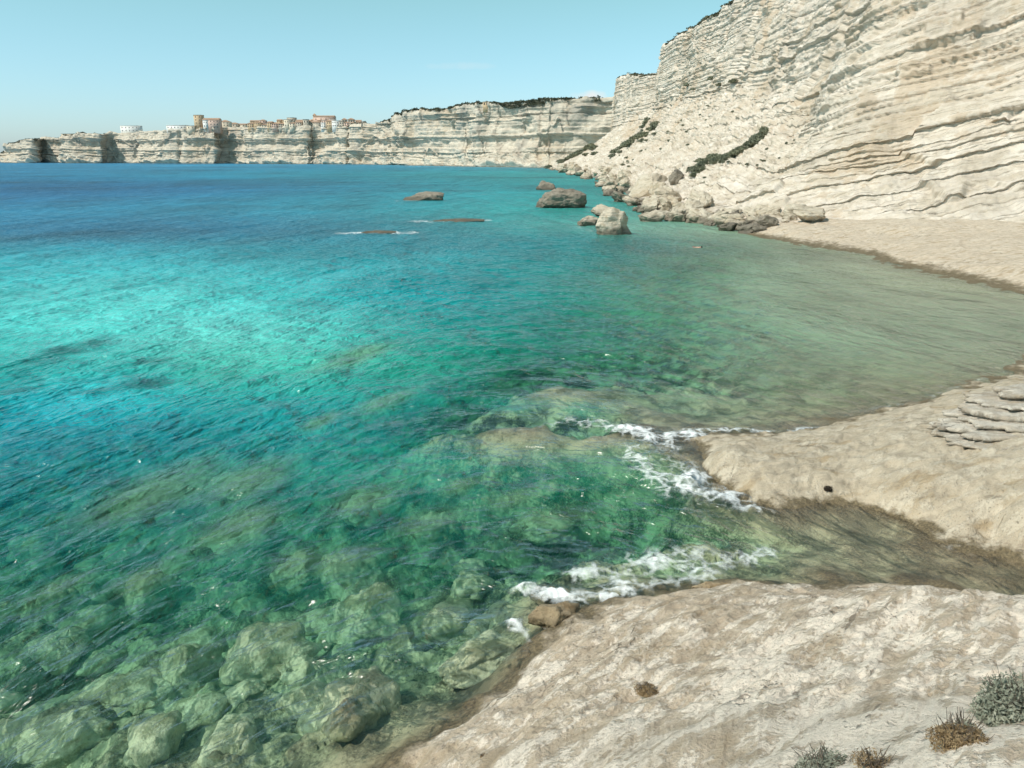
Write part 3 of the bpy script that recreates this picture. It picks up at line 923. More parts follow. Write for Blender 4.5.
D = D + (0.12 + .9 * rub) * (ridged(X * .20, Y * .20, Z * .30, 4, 281) - .6) + .45 * rub * (ridged(X * .7, Y * .7, Z * .9, 3, 283) - .6)
D = D + 0.22 * fbm(X * .7, Y * .7, Z * 1.6, 4, 291)
# broken blocks: patches where slabs have come away
blk = fbm(X * .06, Y * .06, strat * .16, 3, 301)
gate = sstep(-.12, .2, fbm(X * .07, Y * .07, strat * .5, 3, 303))
gate2 = sstep(-.1, .15, fbm(X * .12 + 5, Y * .12, strat * .9, 3, 305))
lay2 = .5 + .5 * layer
DB = DB - lay2 * (0.28 * grooves(strat + .08 * fbm(X * .15, Y * .15, Z * .15, 3, 231), 3.1, 241, .20, gate) + .8 * grooves(strat + .10 * fbm(X * .3, Y * .3, Z * .2, 3, 251), 1.15, 261, .13, gate2) + .4 * grooves(strat, .62, 263, .10, gate * gate2))
D = D - 0.8 * sstep(.20, .26, blk) * layer
D = D - 1.2 * sstep(.06, .0, np.abs(fbm(X * .03, Y * .03, Z * .004, 2, 311))) * wallm * (1 - nearside)
fade = sstep(5.9, 5.1, P2)
NH = N * np.array([1.0, 1.0, 0.0])
NH = NH / (np.linalg.norm(NH, axis=-1, keepdims=True) + 1e-6)
V = V + N * (D * fade)[..., None] + NH * (DB * fade * sstep(.95, 1.15, P2))[..., None]
V[..., 2] += 1.2 * fbm(X * .05, Y * .05, 0.5, 3, 321) * sstep(4.6, 5.2, P2)
CN = emit_sheet('cliff', V, strat, M_CLIFF)
add_attr(CN.data, 'rubble', np.clip(rub + .35 * nearside * sstep(1.9, 1.0, P2), 0, 1).ravel())
VNEAR = V.copy()

# far cliffs: shore pixel x, distance, cliff-top pixel row
FAR = [(645, 650, 91), (622, 655, 95), (600, 668, 97), (575, 682, 98.5), (560, 690, 99), (548, 690, 100), (530, 705, 102), (512, 730, 103), (500, 740, 104), (487, 755, 104), (478, 750, 105), (470, 790, 106), (462, 780, 107), (450, 815, 109), (438, 835, 110), (425, 860, 111), (412, 885, 112), (405, 880, 113),
       (400, 915, 117), (394, 940, 119), (388, 968, 120.5), (386, 965, 121.5), (378, 985, 124), (366, 1005, 126), (352, 1015, 126), (349, 1030, 127), (345, 1020, 127), (338, 1030, 127), (325, 1040, 127), (321, 1062, 127), (312, 1068, 127), (307, 1052, 127),
       (290, 1065, 127), (270, 1080, 128), (250, 1095, 128), (246, 1100, 128), (243, 1150, 128), (228, 1165, 128), (218, 1150, 128), (214, 1120, 128), (196, 1130, 129), (183, 1140, 129), (180, 1152, 130), (176, 1142, 130), (162, 1160, 131), (159, 1176, 131), (155, 1168, 131), (143, 1180, 132),
       (140, 1250, 133), (112, 1275, 134), (104, 1255, 135), (99, 1215, 135), (80, 1225, 136), (64, 1235, 138), (62, 1310, 139), (40, 1330, 139.5), (34, 1290, 140), (31, 1260, 140), (20, 1265, 141), (10, 1280, 144), (4, 1300, 148), (0, 1330, 152), (-4, 1400, 156)]
_d = np.array([f[1] for f in FAR], float)
_sm = _d.copy()
for _k in range(3):
    _sm[1:-1] = (_sm[:-2] + 2 * _sm[1:-1] + _sm[2:]) / 4
FAR = [(f[0], (.75 * f[1] + .25 * q) if 384 < f[0] < 402 else .5 * f[1] + .5 * q, f[2]) for f, q in zip(FAR, _sm)]
FS = []
for (px, d, yt) in FAR:
    py0 = CY + FPX * math.tan(math.atan2(CAM_H, d) - PITCH) * 1.0
    bx = (px - CX) / FPX * (d * CP + CAM_H * SP)
    H = at_y(px, yt, d + 8)[2]
    FS.append([bx, d, 0.2, 0, 1, 9, max(5.0, H * .22), 5, H])
FS = np.array(FS)
tx = np.gradient(FS[:, 0])
ty = np.gradient(FS[:, 1])
FS[:, 3] = 0.0
FS[:, 4] = 1.0
FS[:5, 3] = (.5, .4, .35, .3, .2)
# aprons of fallen rock under the bright wall to the right
for i in range(0, 16):
    FS[i, 5] = 22 - i * 0.7
V, part = cliff_sheet(FS, linear, 0.55, 160, 190)
N = sheet_normals(V)
N = np.where((N[..., 1:2] > 0) & (np.abs(N[..., 2:3]) < .5), N, N)
X, Y, Z = V[..., 0], V[..., 1], V[..., 2]
P2 = part[:, None] + 0 * X
strat = Z + 2.0 * fbm(X * .006, Y * .006, 0.3, 3, 401) + 0.01 * X
wallm = sstep(1.6, 2.6, P2) * sstep(5.4, 5.0, P2)
D = 8.0 * fbm(X * .018, Y * .010, Z * .022, 4, 411) + 3.2 * fbm(X * .07, Y * .03, Z * .08, 4, 421)
D = D + wallm * (4.5 * beds(strat, 9.0, 431, .12) + 2.6 * beds(strat + .8 * fbm(X * .03, Y * .02, Z * .03, 3, 441), 4.2, 445, .16) + 1.0 * beds(strat, 1.7, 451, .2) - 4.0 * grooves(strat + .8 * fbm(X * .03, Y * .02, Z * .03, 3, 441), 4.2, 447, .55, sstep(-.15, .2, fbm(X * .015, Y * .01, strat * .1, 3, 453))))
D = D - 4.0 * sstep(.04, .0, np.abs(fbm(X * .012, Y * .004, Z * .012, 3, 461))) * wallm * sstep(-.2, .3, fbm(X * .02, Y * .01, Z * .03, 2, 463))
D = D - 3.0 * sstep(.035, .0, np.abs(fbm(X * .045, Y * .02, Z * .010, 3, 465))) * wallm * sstep(-.25, .15, fbm(X * .02 + 9, Y * .01, Z * .02, 2, 467))
D = D + (1 - wallm) * sstep(5.0, 4.0, P2) * 2.4 * (ridged(X * .08, Y * .05, Z * .12, 3, 471) - .6)
# the sea has undercut the foot of the town cliffs
D = D - 3.5 * sstep(2.0, 1.0, np.abs(P2 - 2.0)) * sstep(-150, -220, X)
fade = sstep(5.8, 5.05, P2) * sstep(1.0, 1.12, P2)
V = V + N * (D * fade)[..., None]
V[..., 2] += 1.6 * fbm(X * .03, Y * .03, 0.5, 4, 481) * sstep(4.6, 5.2, P2)
CF = emit_sheet('far_cliff', V, strat, M_FARCLIFF)
VFAR = V.copy()


def finder(V):
    P = V.reshape(-1, 3)
    px, py, dep = project(P)
    ok = (px > -60) & (px < 1090) & (py > -200) & (py < 400)
    return P[ok], px[ok], py[ok], dep[ok]


FN, FF = finder(VNEAR), finder(VFAR)


def on_sheet(f, x, y, r=2.5):
    P, px, py, dep = f
    q = np.hypot(px - x, py - y)
    m = q < r
    if not m.any():
        return P[np.argmin(q)]
    idx = np.where(m)[0]
    dmin = dep[idx].min()
    near = idx[dep[idx] < dmin * 1.02 + 1.0]
    return P[near[np.argmin(q[near])]]


# ------------------------------------------------------------------ boulders
def boulder_data(name, seed, sub, mat, flat=0.65, cuts=9, rough=0.10, sq=(1, 1), box=0.0, taper=0.0, lean=0.0, facet=False):
    bm = bmesh.new()
    bmesh.ops.create_icosphere(bm, subdivisions=sub, radius=1.0)
    V = np.array([v.co[:] for v in bm.verts])
    r = np.random.default_rng(seed)
    if box:
        q = np.linalg.norm(np.abs(V) ** (box / 2.0), axis=1) if False else (np.abs(V) ** box).sum(1) ** (1 / box)
        V = V / q[:, None]
    for k in range(cuts):
        n = r.normal(size=3)
        n /= np.linalg.norm(n)
        off = r.uniform(.50, .82) if not box else r.uniform(.85, 1.2)
        V = V - np.maximum(0, V @ n - off)[:, None] * n * 0.93
    nr = V / np.linalg.norm(V, axis=1, keepdims=True)
    V = V + nr * (2.2 * rough * fbm(V[:, 0] * 1.3, V[:, 1] * 1.3, V[:, 2] * 1.3 + seed, 5, seed)[:, None] + rough * .6 * beds(V[:, 2] + .2 * V[:, 0] + .15 * fbm(V[:, 0] * 2, V[:, 1] * 2, V[:, 2] * 2, 3, seed + 5), .17, seed, .3)[:, None])
    tz = np.clip((V[:, 2] + 1) / 2, 0, 1)[:, None]
    V[:, :2] *= 1 - taper * tz
    V[:, 0] += lean * tz[:, 0]
    V = V - (V.max(0) + V.min(0)) / 2
    V = V / np.abs(V).max(0)
    V = V * np.array([sq[0], sq[1], flat])
    for v, c in zip(bm.verts, V):
        v.co = c
    for f in bm.faces:
        f.smooth = not facet
    me = bpy.data.meshes.new(name)
    bm.to_mesh(me)
    bm.free()
    me.materials.append(mat)
    add_attr(me, 'strata', V[:, 2] * 2.5)
    return me


def put(name, me, loc, scale, rz=0.0, tilt=(0, 0)):
    o = bpy.data.objects.new(name, me)
    o.location = loc
    o.rotation_euler = (tilt[0], tilt[1], rz)
    o.scale = scale if hasattr(scale, '__len__') else (scale,) * 3
    return link(o)


def px_m(px_size, loc):
    return px_size / FPX * project(np.array(loc))[2]


# boulders and awash rocks that stand out in the sea
def sea_rock(px, py, wpx, h_m, depth_r, me, label, name='boulder', cat='boulder', rz=0.0, sink=0.35, tilt=(0, 0)):
    p = at_z(px, py, 0)
    w = px_m(wpx, p) / 2
    hz = h_m * (0.5 + sink)
    o = put(name, me, (p[0], p[1] + w * depth_r * 0.6, h_m - hz), (w, w * depth_r, hz), rz, tilt)
    return tag(o, label, cat)


b_big = boulder_data('big_boulder', 31, 5, M_DARKROCK, 1.0, 9, .10, box=4.5, taper=.12, lean=.15, facet=True)
b_pyr = boulder_data('pyramid_boulder', 47, 5, M_BOULDER, 1.0, 10, .10, taper=.22, lean=-.22, facet=True)
b_flat = boulder_data('flat_boulder', 53, 5, M_DARKROCK, 1.0, 9, .09)
b_pale = boulder_data('pale_boulder', 59, 5, M_BOULDER, 1.0, 9, .09)
sea_rock(562, 208, 51, 3.6, .8, b_big, 'largest dark flat-topped boulder standing clear of the shore in turquoise water', rz=0.1, sink=.2)
sea_rock(546, 190, 20, 2.6, .8, boulder_data('small_boulder', 61, 4, M_DARKROCK, 1.0, 8, .1), 'small dark rounded boulder in the water just behind the large flat-topped one', sink=.22)
sea_rock(423, 200.5, 42, 1.9, .45, b_flat, 'low dark rock alone far out in the blue water with foam at its left', sink=.3)
# pyramid boulder: pale, pointed
sea_rock(615, 235, 43, 3.3, .75, b_pyr, 'pale pointed boulder leaning in shallow water in front of the rockfall', rz=.15, sink=.3)
sea_rock(588, 226, 26, 1.3, .9, b_pale, 'low pale rounded rock in the water left of the pale pointed boulder', rz=1.2, sink=.18)
sea_rock(608, 217, 34, 1.9, .7, b_pale, 'long pale boulder lying behind the pale pointed boulder at the water edge', rz=2.4, sink=.12)
sea_rock(651, 222, 26, 1.7, .8, b_pale, 'pale slab boulder in the shallows right of the pale pointed boulder', rz=.3, sink=.12)
sea_rock(452, 222, 66, .45, .30, b_flat, 'nearly drowned rock with white foam between the dark rocks far out', name='awash_rock', cat='rock', rz=.0, sink=.6)
sea_rock(372, 234, 48, .4, .30, b_flat, 'leftmost drowned rock just breaking the surface with a line of foam', name='awash_rock', cat='rock', rz=.0, sink=.6)
sea_rock(610, 196, 16, 1.6, .8, b_flat, 'small dark wet rock close to shore right of the large dark boulder', rz=.8, sink=.2)

# fallen rocks along the foot of the cliff
variants = [boulder_data('fallen_rock', 100 + i, 4, M_BOULDER, .72, 16, .13, facet=True) for i in range(6)] + [boulder_data('fallen_dark_rock', 120 + i, 4, M_DARKROCK, .7, 16, .13, facet=True) for i in range(2)]
SH = [(553, 169.5), (566, 173), (580, 177), (600, 182), (612, 190), (625, 198), (640, 210), (660, 218), (690, 221), (720, 225), (750, 231), (775, 236)]
k = 0
rr = random.Random(5)
while k < 210:
    i = rr.randrange(len(SH) - 1)
    f = rr.random()
    sx = SH[i][0] * (1 - f) + SH[i + 1][0] * f
    sy = SH[i][1] * (1 - f) + SH[i + 1][1] * f
    up = rr.random() ** 1.6
    p = at_z(sx, sy, 0)
    inl = -2.0 + up * (10 if p[1] < 150 else 16)
    x = p[0] + inl * (0.8 if p[1] > 100 else .5) + rr.uniform(-1, 1)
    y = p[1] + inl * (0.3 if p[1] > 100 else .5) + rr.uniform(-2, 2)
    size = (0.28 + 1.25 * rr.random() ** 2.4) * (1.0 + .005 * p[1])
    z = max(0.0, ground_at(x, y)) if y < 300 else max(0.0, inl * .3)
    if inl > 2:
        z = max(z, 0.3 + (inl - 2) * .28)
    v = variants[rr.randrange(len(variants) if inl < 3 else 6)]
    dark = v in variants[6:]
    o = put('fallen_rock', v, (x, y, z + size * .15), (size, size * rr.uniform(.7, 1.1), size * rr.uniform(.7, 1.1)), rr.uniform(0, 6.28), (rr.uniform(-.4, .4), rr.uniform(-.4, .4)))
    if dark:
        tag(o, 'dark wet rock in the rockfall along the waterline below the cliff', 'rock', 'dark rocks in the rockfall below the cliff')
    else:
        tag(o, 'pale limestone block in the rockfall along the foot of the cliff', 'rock', 'pale blocks in the rockfall below the cliff')
    k += 1


# larger blocks of the rockfall, each with its own look
def shore_block(px, py, wpx, hpx, me, label, y=None, rz=0., tilt=(0, 0), dr=.8):
    p = on_sheet(FN, px, py, 3)
    if y is not None:
        p = at_y(px, py, y)
    w, h = px_m(wpx, p) / 2, px_m(hpx, p) / 2
    o = put('fallen_block', me, (p[0] - .5 * w * .4, p[1] - w * .3, p[2]), (w, w * dr, h), rz, tilt)
    return tag(o, label, 'boulder')


b_slab = boulder_data('fallen_slab', 71, 5, M_BOULDER, 1.0, 8, .05)
b_cube = boulder_data('fallen_cube', 73, 5, M_BOULDER, 1.0, 10, .09, box=3.5)
shore_block(652, 186, 50, 30, b_slab, 'biggest pale smooth slab leaning in the middle of the rockfall', rz=.3, tilt=(0, -.45))
shore_block(677, 178, 13, 17, boulder_data('upright_slab', 77, 4, M_DARKROCK, 1.0, 9, .13, box=4, facet=True), 'dark upright slab wedged right of the biggest pale slab', tilt=(0, .5))
shore_block(772, 222, 32, 15, b_cube, 'pale squarish block at the beach end of the rockfall beside a brown stone', rz=.2)
shore_block(800, 212, 34, 17, b_cube, 'pale block resting on the beach edge right of the brown stone', rz=1.9)
shore_block(759, 218, 7, 14, boulder_data('brown_stone', 79, 4, M_WETROCK, 1.0, 8, .07), 'small upright brown stone between two pale blocks at the beach end')
shore_block(716, 210, 24, 14, b_cube, 'rounded white block on the rubble below the long strip of shrubs', rz=.9)
shore_block(690, 210, 30, 13, b_slab, 'flat pale slab tilted on rubble left of the rounded white block', rz=2.1, tilt=(.2, .2))

# ------------------------------------------------------------------ boulders seen under the water
sunk = [boulder_data('submerged_boulder', 200 + i, 5, M_SUNK, .55, 6, .12) for i in range(6)]
for i, (px, py, wpx, dep, lab) in enumerate(SUNK):
    p = at_z(px, py, -dep - .25)
    w = px_m(wpx, p) / 2 * 1.08
    g = min(ground_at(p[0], p[1]), -dep - .4)
    hz = (-dep - g) / 2 + .2
    o = put('submerged_boulder', sunk[i % 6], (p[0], p[1], -dep - hz), (w, w * (.75 + .1 * (i % 3)), hz / .55), .5 + .35 * ((i * 7) % 5 - 2))
    tag(o, lab, 'boulder', 'boulders under the clear water')

sr = random.Random(31)
small = [boulder_data('submerged_stone', 220 + i, 4, M_SUNK, .6, 7, .12) for i in range(3)]
for k in range(60):
    x, y = sr.uniform(-20, 520), sr.uniform(455, 768)
    p = at_z(x, y, -1.3)
    g = ground_at(p[0], p[1])
    if g > -.55:
        continue
    w = sr.uniform(.25, .75)
    o = put('submerged_stone', small[k % 3], (p[0], p[1], g + w * .25), (w, w * sr.uniform(.7, 1.1), w * 1.1), sr.uniform(0, 6.28))
    tag(o, 'small pale stone scattered on the seabed between the larger submerged boulders', 'stone', 'small stones scattered on the seabed')

# wet rocks at the foot of the foreground rock
b_wet = boulder_data('wet_rock', 83, 5, M_WETROCK, .6, 9, .10)
p = at_z(557, 616, .1)
tag(put('wet_rock', b_wet, (p[0], p[1] + .1, .05), (.62, .42, .55), .5), 'brown wet rock between two patches of foam at the foot of the foreground rock', 'rock')
p = at_z(545, 588, 0)
tag(put('wet_rock', b_wet, (p[0], p[1], -.18), (.40, .35, .45), 1.7), 'small dark rock tip awash behind the breaking foam at the foreground rock', 'rock')
p = at_z(740, 591, .1)
tag(put('wet_rock', b_wet, (p[0], p[1] + .2, -.02), (1.0, .45, .42), .1), 'low brown wet ledge behind the foreground rock at the pool mouth', 'rock')
p = at_z(480, 640, -.1)
tag(put('wet_rock', sunk[2], (p[0], p[1], -.52), (.95, .6, .55), .6), 'grey weedy ledge just under water left of the foreground rock', 'rock')


# ------------------------------------------------------------------ layered outcrop on the spit
def outcrop():
    root = empty('layered_outcrop', at_z(1010, 440, 1.2))
    tag(root, 'weathered block of thin stacked rock layers with dark gaps on the spit', 'rock outcrop')
    o0 = np.array(root.location)
    left = at_z(968, 452, 1.2)
    r = np.random.default_rng(3)
    z = ground_at(left[0] + .6, left[1] + .2) - .02
    for k in range(6):
        th = r.uniform(.10, .18)
        n = 260
        a = np.linspace(0, 2 * np.pi, n, endpoint=False)
        cx_, cy_ = left[0] + 2.9 + r.uniform(-.1, .1) + k * .2 * r.uniform(.3, 1.6), left[1] + 1.15 + k * .26
        rx, ry = 2.95 - k * .17 + r.uniform(-.08, .08), 1.35 - k * .13
        ca, sa = np.cos(a), np.sin(a)
        rad = (np.abs(ca) ** 3.2 + np.abs(sa) ** 3.2) ** (-1 / 3.2)
        rad = rad * (1 + .16 * fbm(ca * 2.5, sa * 2.5, k * 3.3, 4, 500 + k) + .10 * fbm(ca * 11, sa * 11, k * 1.7, 4, 520))
        bx, by = cx_ + rx * rad * ca, cy_ + ry * rad * sa
        rings = []
        for (s, dz) in ((.72, -.07), (.84, -.05), (.99, .02), (1.0, th * .5), (.985, th * .9), (.95, th), (.7, th), (.35, th), (.05, th)):
            xx, yy = cx_ + (bx - cx_) * s, cy_ + (by - cy_) * s
            zz = z + dz + .07 * fbm(xx * 1.6, yy * 1.6, k, 5, 530 + k) + 0.02 * (xx - cx_)
            rings.append(np.stack([xx, yy, zz], -1))
        Vv = np.concatenate(rings) - o0
        F = []
        for i in range(len(rings) - 1):
            for j in range(n):
                F.append((i * n + j, i * n + (j + 1) % n, (i + 1) * n + (j + 1) % n, (i + 1) * n + j))
        me = mesh_np('rock_layer', Vv, np.array(F), M_LAYER)
        link(bpy.data.objects.new('rock_layer', me), root)
        z += th + r.uniform(.03, .06)
    return root


outcrop()


# ------------------------------------------------------------------ plants
def leaf_cloud(name, n, radii, leaf, mat, seed, shell=.45, stretch=1.0, lumps=7, up=.0):
    """many small leaf faces spread through a lumpy crown"""
    r = np.random.default_rng(seed)
    lc = r.normal(size=(lumps, 3))
    lc /= np.linalg.norm(lc, axis=1, keepdims=True)
    lc[:, 2] = np.abs(lc[:, 2]) * .8
    lr = r.uniform(.35, .6, lumps)
    lc = lc * .5
    w = r.integers(0, lumps, n)
    d = r.normal(size=(n, 3))
    d /= np.linalg.norm(d, axis=1, keepdims=True)
    rad = (shell + (1 - shell) * r.random(n)) ** .6
    P = lc[w] + d * (lr[w] * rad)[:, None]
    P[:, 2] = np.abs(P[:, 2])
    P = P * np.array(radii)
    nrm = d + .8 * r.normal(size=(n, 3)) + np.array([0, 0, up])
    nrm /= np.linalg.norm(nrm, axis=1, keepdims=True)
    t1 = np.cross(nrm, r.normal(size=(n, 3)))
    t1 /= np.linalg.norm(t1, axis=1, keepdims=True)
    t2 = np.cross(nrm, t1)
    s = leaf * r.uniform(.6, 1.3, n)[:, None]
    a = P + t1 * s * stretch
    b = P + t2 * s * .5
    c = P - t1 * s * stretch
    e = P - t2 * s * .5
    Vv = np.stack([a, b, c, e], 1).reshape(-1, 3)
    return mesh_np(name, Vv, np.arange(4 * n).reshape(-1, 4), mat, False)


def twigs(name, n, height, spread, rad, mat, seed):
    r = np.random.default_rng(seed)
    Vs, Fs = [], []
    for k in range(n):
        a = r.uniform(0, 2 * np.pi)
        tip = np.array([math.cos(a), math.sin(a), 0]) * spread * r.uniform(.2, 1) + np.array([0, 0, height * r.uniform(.5, 1)])
        base = np.array([math.cos(a), math.sin(a), 0]) * spread * .12
        midp = (base + tip) / 2 + r.normal(size=3) * spread * .12
        prev = None
        for j, (q, rr_) in enumerate(((base, rad), (midp, rad * .7), (tip, rad * .3))):
            ring = [q + rr_ * np.array([math.cos(b), math.sin(b), 0]) for b in (0, 2.09, 4.19)]
            Vs += ring
            if prev is not None:
                b0 = len(Vs) - 6
                for m in range(3):
                    Fs.append((b0 + m, b0 + (m + 1) % 3, b0 + 3 + (m + 1) % 3, b0 + 3 + m))
            prev = ring
    return mesh_np(name, np.array(Vs), np.array(Fs), mat, True)


# foreground bushes
def near_bush(px, py, z, rad, label, leafmat, n, leaf, stretch, hh, seed, cat='bush'):
    p = at_z(px, py, z)
    g = float(ground_h(np.array([[p[0]]]), np.array([[p[1]]]))[0, 0])
    root = empty('bush', (p[0], p[1], g - .03))
    tag(root, label, cat)
    link(bpy.data.objects.new('stem', twigs('stem', 60, rad * hh * 1.1, rad, .006, M_TWIG, seed)), root)
    link(bpy.data.objects.new('foliage', leaf_cloud('foliage', n, (rad, rad, rad * hh), leaf, leafmat, seed + 1, .35, stretch, 12, .3)), root)
    return root


near_bush(1012, 738, 3.95, .42, 'largest grey-green bush on the foreground rock, at the right edge', M_GREYLEAF, 9000, .016, 1.5, 1.0, 11)
near_bush(958, 762, 4.25, .26, 'dry brown cushion plant on the foreground rock left of the largest bush', M_DRYLEAF, 6000, .010, 1.8, .7, 21)
near_bush(960, 748, 4.2, .16, 'thin grey-green sprigs rising behind the dry brown cushion plant', M_GREYLEAF, 700, .012, 2.2, 1.5, 25)
near_bush(820, 775, 3.75, .34, 'low grey-green bush at the bottom edge of the foreground rock', M_GREYLEAF, 5000, .013, 1.5, .42, 31)
near_bush(872, 778, 4.1, .22, 'small sparse dry plant between the low bush and the brown cushion plant', M_DRYLEAF, 700, .010, 2.0, .6, 41)
near_bush(484, 757, 1.1, .06, 'tiny brown tuft alone at the lower left of the foreground rock', M_DRYLEAF, 700, .008, 1.4, .6, 51, 'tuft')
near_bush(645, 696, 1.35, .20, 'flat brown mossy clump in a hollow in the middle of the foreground rock', M_DRYLEAF, 2500, .012, 1.4, .22, 61, 'moss')
dk = foliage_mat('dark_dry_leaves', (0.02, 0.016, 0.012), (0.05, 0.04, 0.03), 20)
near_bush(829, 484, .45, .13, 'small blackish dried plant on the spit near the pool edge', dk, 1200, .02, 1.4, 1.0, 71, 'plant')

# shrubs on the cliff slopes
shrub_me = [leaf_cloud('shrub', 900, (1, 1, .8), .13, M_SHRUB, 300 + i, .4, 1.2, 9) for i in range(4)]


def shrub_strip(pts, n, spread, size, label, group, f=FN, seed=1):
    r = random.Random(seed)
    for k in range(n):
        q = r.random() * (len(pts) - 1)
        i = int(q)
        t = q - i
        x = pts[i][0] * (1 - t) + pts[i + 1][0] * t + r.gauss(0, spread)
        y = pts[i][1] * (1 - t) + pts[i + 1][1] * t + r.gauss(0, spread * .7)
        p = on_sheet(f, x, y, 2.5)
        s = px_m(size * r.uniform(.7, 1.5), p)
        o = put('shrub', shrub_me[r.randrange(4)], (p[0], p[1], p[2] - s * .15), (s, s, s * r.uniform(.7, 1.1)), r.uniform(0, 6.28))
        tag(o, label, 'shrub', group)


shrub_strip([(690, 180), (700, 170), (707, 162)], 14, 3.0, 6.0, 'dark shrub in the lower left clump of the slope below the tall wall', 'shrubs in the lower clump on the slope', seed=2)
shrub_strip([(700, 158), (716, 157), (722, 160), (740, 150), (757, 138), (775, 128)], 46, 2.6, 6.0, 'dark shrub in the long diagonal strip on the slope below the tall wall', 'shrubs in the long diagonal strip', seed=3)
shrub_strip([(657, 118), (648, 130), (636, 138), (622, 147)], 22, 3.0, 5.0, 'dark shrub in the gully between the tall wall and the buttress', 'shrubs in the gully behind the tall wall', seed=4)
shrub_strip([(620, 150), (612, 157)], 5, 2.5, 4.0, 'dark shrub low down in the gully close to the shore', 'shrubs at the foot of the gully', seed=5)
shrub_strip([(552, 156), (560, 152), (573, 150), (585, 142), (592, 152)], 30, 4.0, 5.0, 'dark shrub on the rubble at the foot of the bright far wall', 'shrubs at the foot of the far wall', seed=6)
shrub_strip([(610, 168), (640, 150), (670, 140), (690, 120), (720, 110)], 22, 9.0, 2.6, 'small lone shrub scattered over the pale slope between the dense strips', 'small shrubs scattered over the slope', seed=8)
shrub_strip([(700, 180), (735, 170), (775, 150), (800, 140)], 16, 8.0, 2.4, 'small lone shrub right of the long diagonal strip on the slope', 'small shrubs right of the long strip', seed=9)
for i, (x, y, s, lab) in enumerate([(688, 85, 6, 'shrub clinging left of the others, below the edge of the tall wall'), (694, 89, 4, 'smaller shrub directly below the one at the edge of the tall wall'), (712, 78, 6, 'roundest shrub on the ledge under the tall wall'),
                                    (720, 84, 5, 'dark shrub low on the ledge right of the roundest one'), (734, 81, 6, 'rightmost shrub on the ledge under the tall wall'), (700, 22, 4, 'shrub near the rim of the tall wall')]):
    p = on_sheet(FN, x, y, 2.5)
    s = px_m(s, p)
    tag(put('shrub', shrub_me[i % 4], (p[0], p[1], p[2] - s * .2), (s, s, s * .8), i * 1.3), lab, 'shrub')


# maquis: low scrub along the cliff tops
def scrub(name, V, part_rows, lo, hi, n, size, seed, keep):
    r = np.random.default_rng(seed)
    nr, nc = V.shape[:2]
    rowmask = np.where((part_rows > lo) & (part_rows < hi))[0]
    P = V[rowmask].reshape(-1, 3)
    P = P[keep(P)]
    P = P[r.integers(0, len(P), n)]
    dens = fbm(P[:, 0] * .03, P[:, 1] * .03, 0.4, 3, seed)
    P = P[dens > -.22]
    m = len(P)
    per = 26
    c = np.repeat(P, per, 0)
    sc = size * np.repeat(r.uniform(.5, 1.4, m), per)
    d = r.normal(size=(m * per, 3))
    d /= np.linalg.norm(d, axis=1, keepdims=True)
    d[:, 2] = np.abs(d[:, 2])
    q = c + d * (sc * r.uniform(.5, 1, m * per))[:, None] * np.array([1.3, 1.3, .8])
    t1 = r.normal(size=q.shape)
    t1 /= np.linalg.norm(t1, axis=1, keepdims=True)
    t2 = np.cross(t1, r.normal(size=q.shape))
    t2 /= np.linalg.norm(t2, axis=1, keepdims=True)
    s = (sc * .32)[:, None]
    Vv = np.stack([q + t1 * s, q + t2 * s * .7, q - t1 * s, q - t2 * s * .7], 1).reshape(-1, 3)
    me = mesh_np(name, Vv, np.arange(len(Vv)).reshape(-1, 4), M_MAQUIS, False)
    o = link(bpy.data.objects.new(name, me))
    return o


_, partN = cliff_sheet(NEAR, catmull, 0.85, 70, 520)
_, partF = cliff_sheet(FS, linear, 0.55, 160, 190)
tag(scrub('clifftop_scrub', VNEAR, partN, 5.05, 7.0, 5000, 1.0, 601, lambda P: (P[:, 1] > 180)), 'low dark scrub covering the top of the tall cliff on the right', 'scrub', kind='stuff')
tag(scrub('far_clifftop_scrub', VFAR, partF, 5.1, 7.0, 5200, 1.9, 611, lambda P: (P[:, 0] > -235) | (P[:, 0] < -640)), 'low dark scrub covering the top of the distant cliffs', 'scrub', kind='stuff')

# ------------------------------------------------------------------ the town on the far cliff
WALLS = {'cream': plain_mat('cream_plaster', (0.62, 0.54, 0.42), .9, .12, .4), 'white': plain_mat('white_plaster', (0.72, 0.70, 0.66), .9, .08, .4),
         'pink': plain_mat('pink_plaster', (0.58, 0.42, 0.34), .9, .12, .4), 'ochre': plain_mat('ochre_plaster', (0.52, 0.39, 0.25), .9, .12, .4), 'stone': plain_mat('old_stone_wall', (0.47, 0.41, 0.33), .9, .2, .5)}
ROOF = plain_mat('terracotta_tiles', (0.40, 0.265, 0.185), .9, .25, .8)
GREYROOF = plain_mat('grey_flat_roof', (0.40, 0.36, 0.31), .9, .15, .8)
WIN = plain_mat('dark_window', (0.06, 0.06, 0.065), .4, .1, 1.0, .5)


def box_mesh(name, lo, hi, mat):
    x0, y0, z0 = lo
    x1, y1, z1 = hi
    Vv = np.array([(x0, y0, z0), (x1, y0, z0), (x1, y1, z0), (x0, y1, z0), (x0, y0, z1), (x1, y0, z1), (x1, y1, z1), (x0, y1, z1)])
    F = np.array([(0, 3, 2, 1), (4, 5, 6, 7), (0, 1, 5, 4), (1, 2, 6, 5), (2, 3, 7, 6), (3, 0, 4, 7)])
    return mesh_np(name, Vv, F, mat, False)


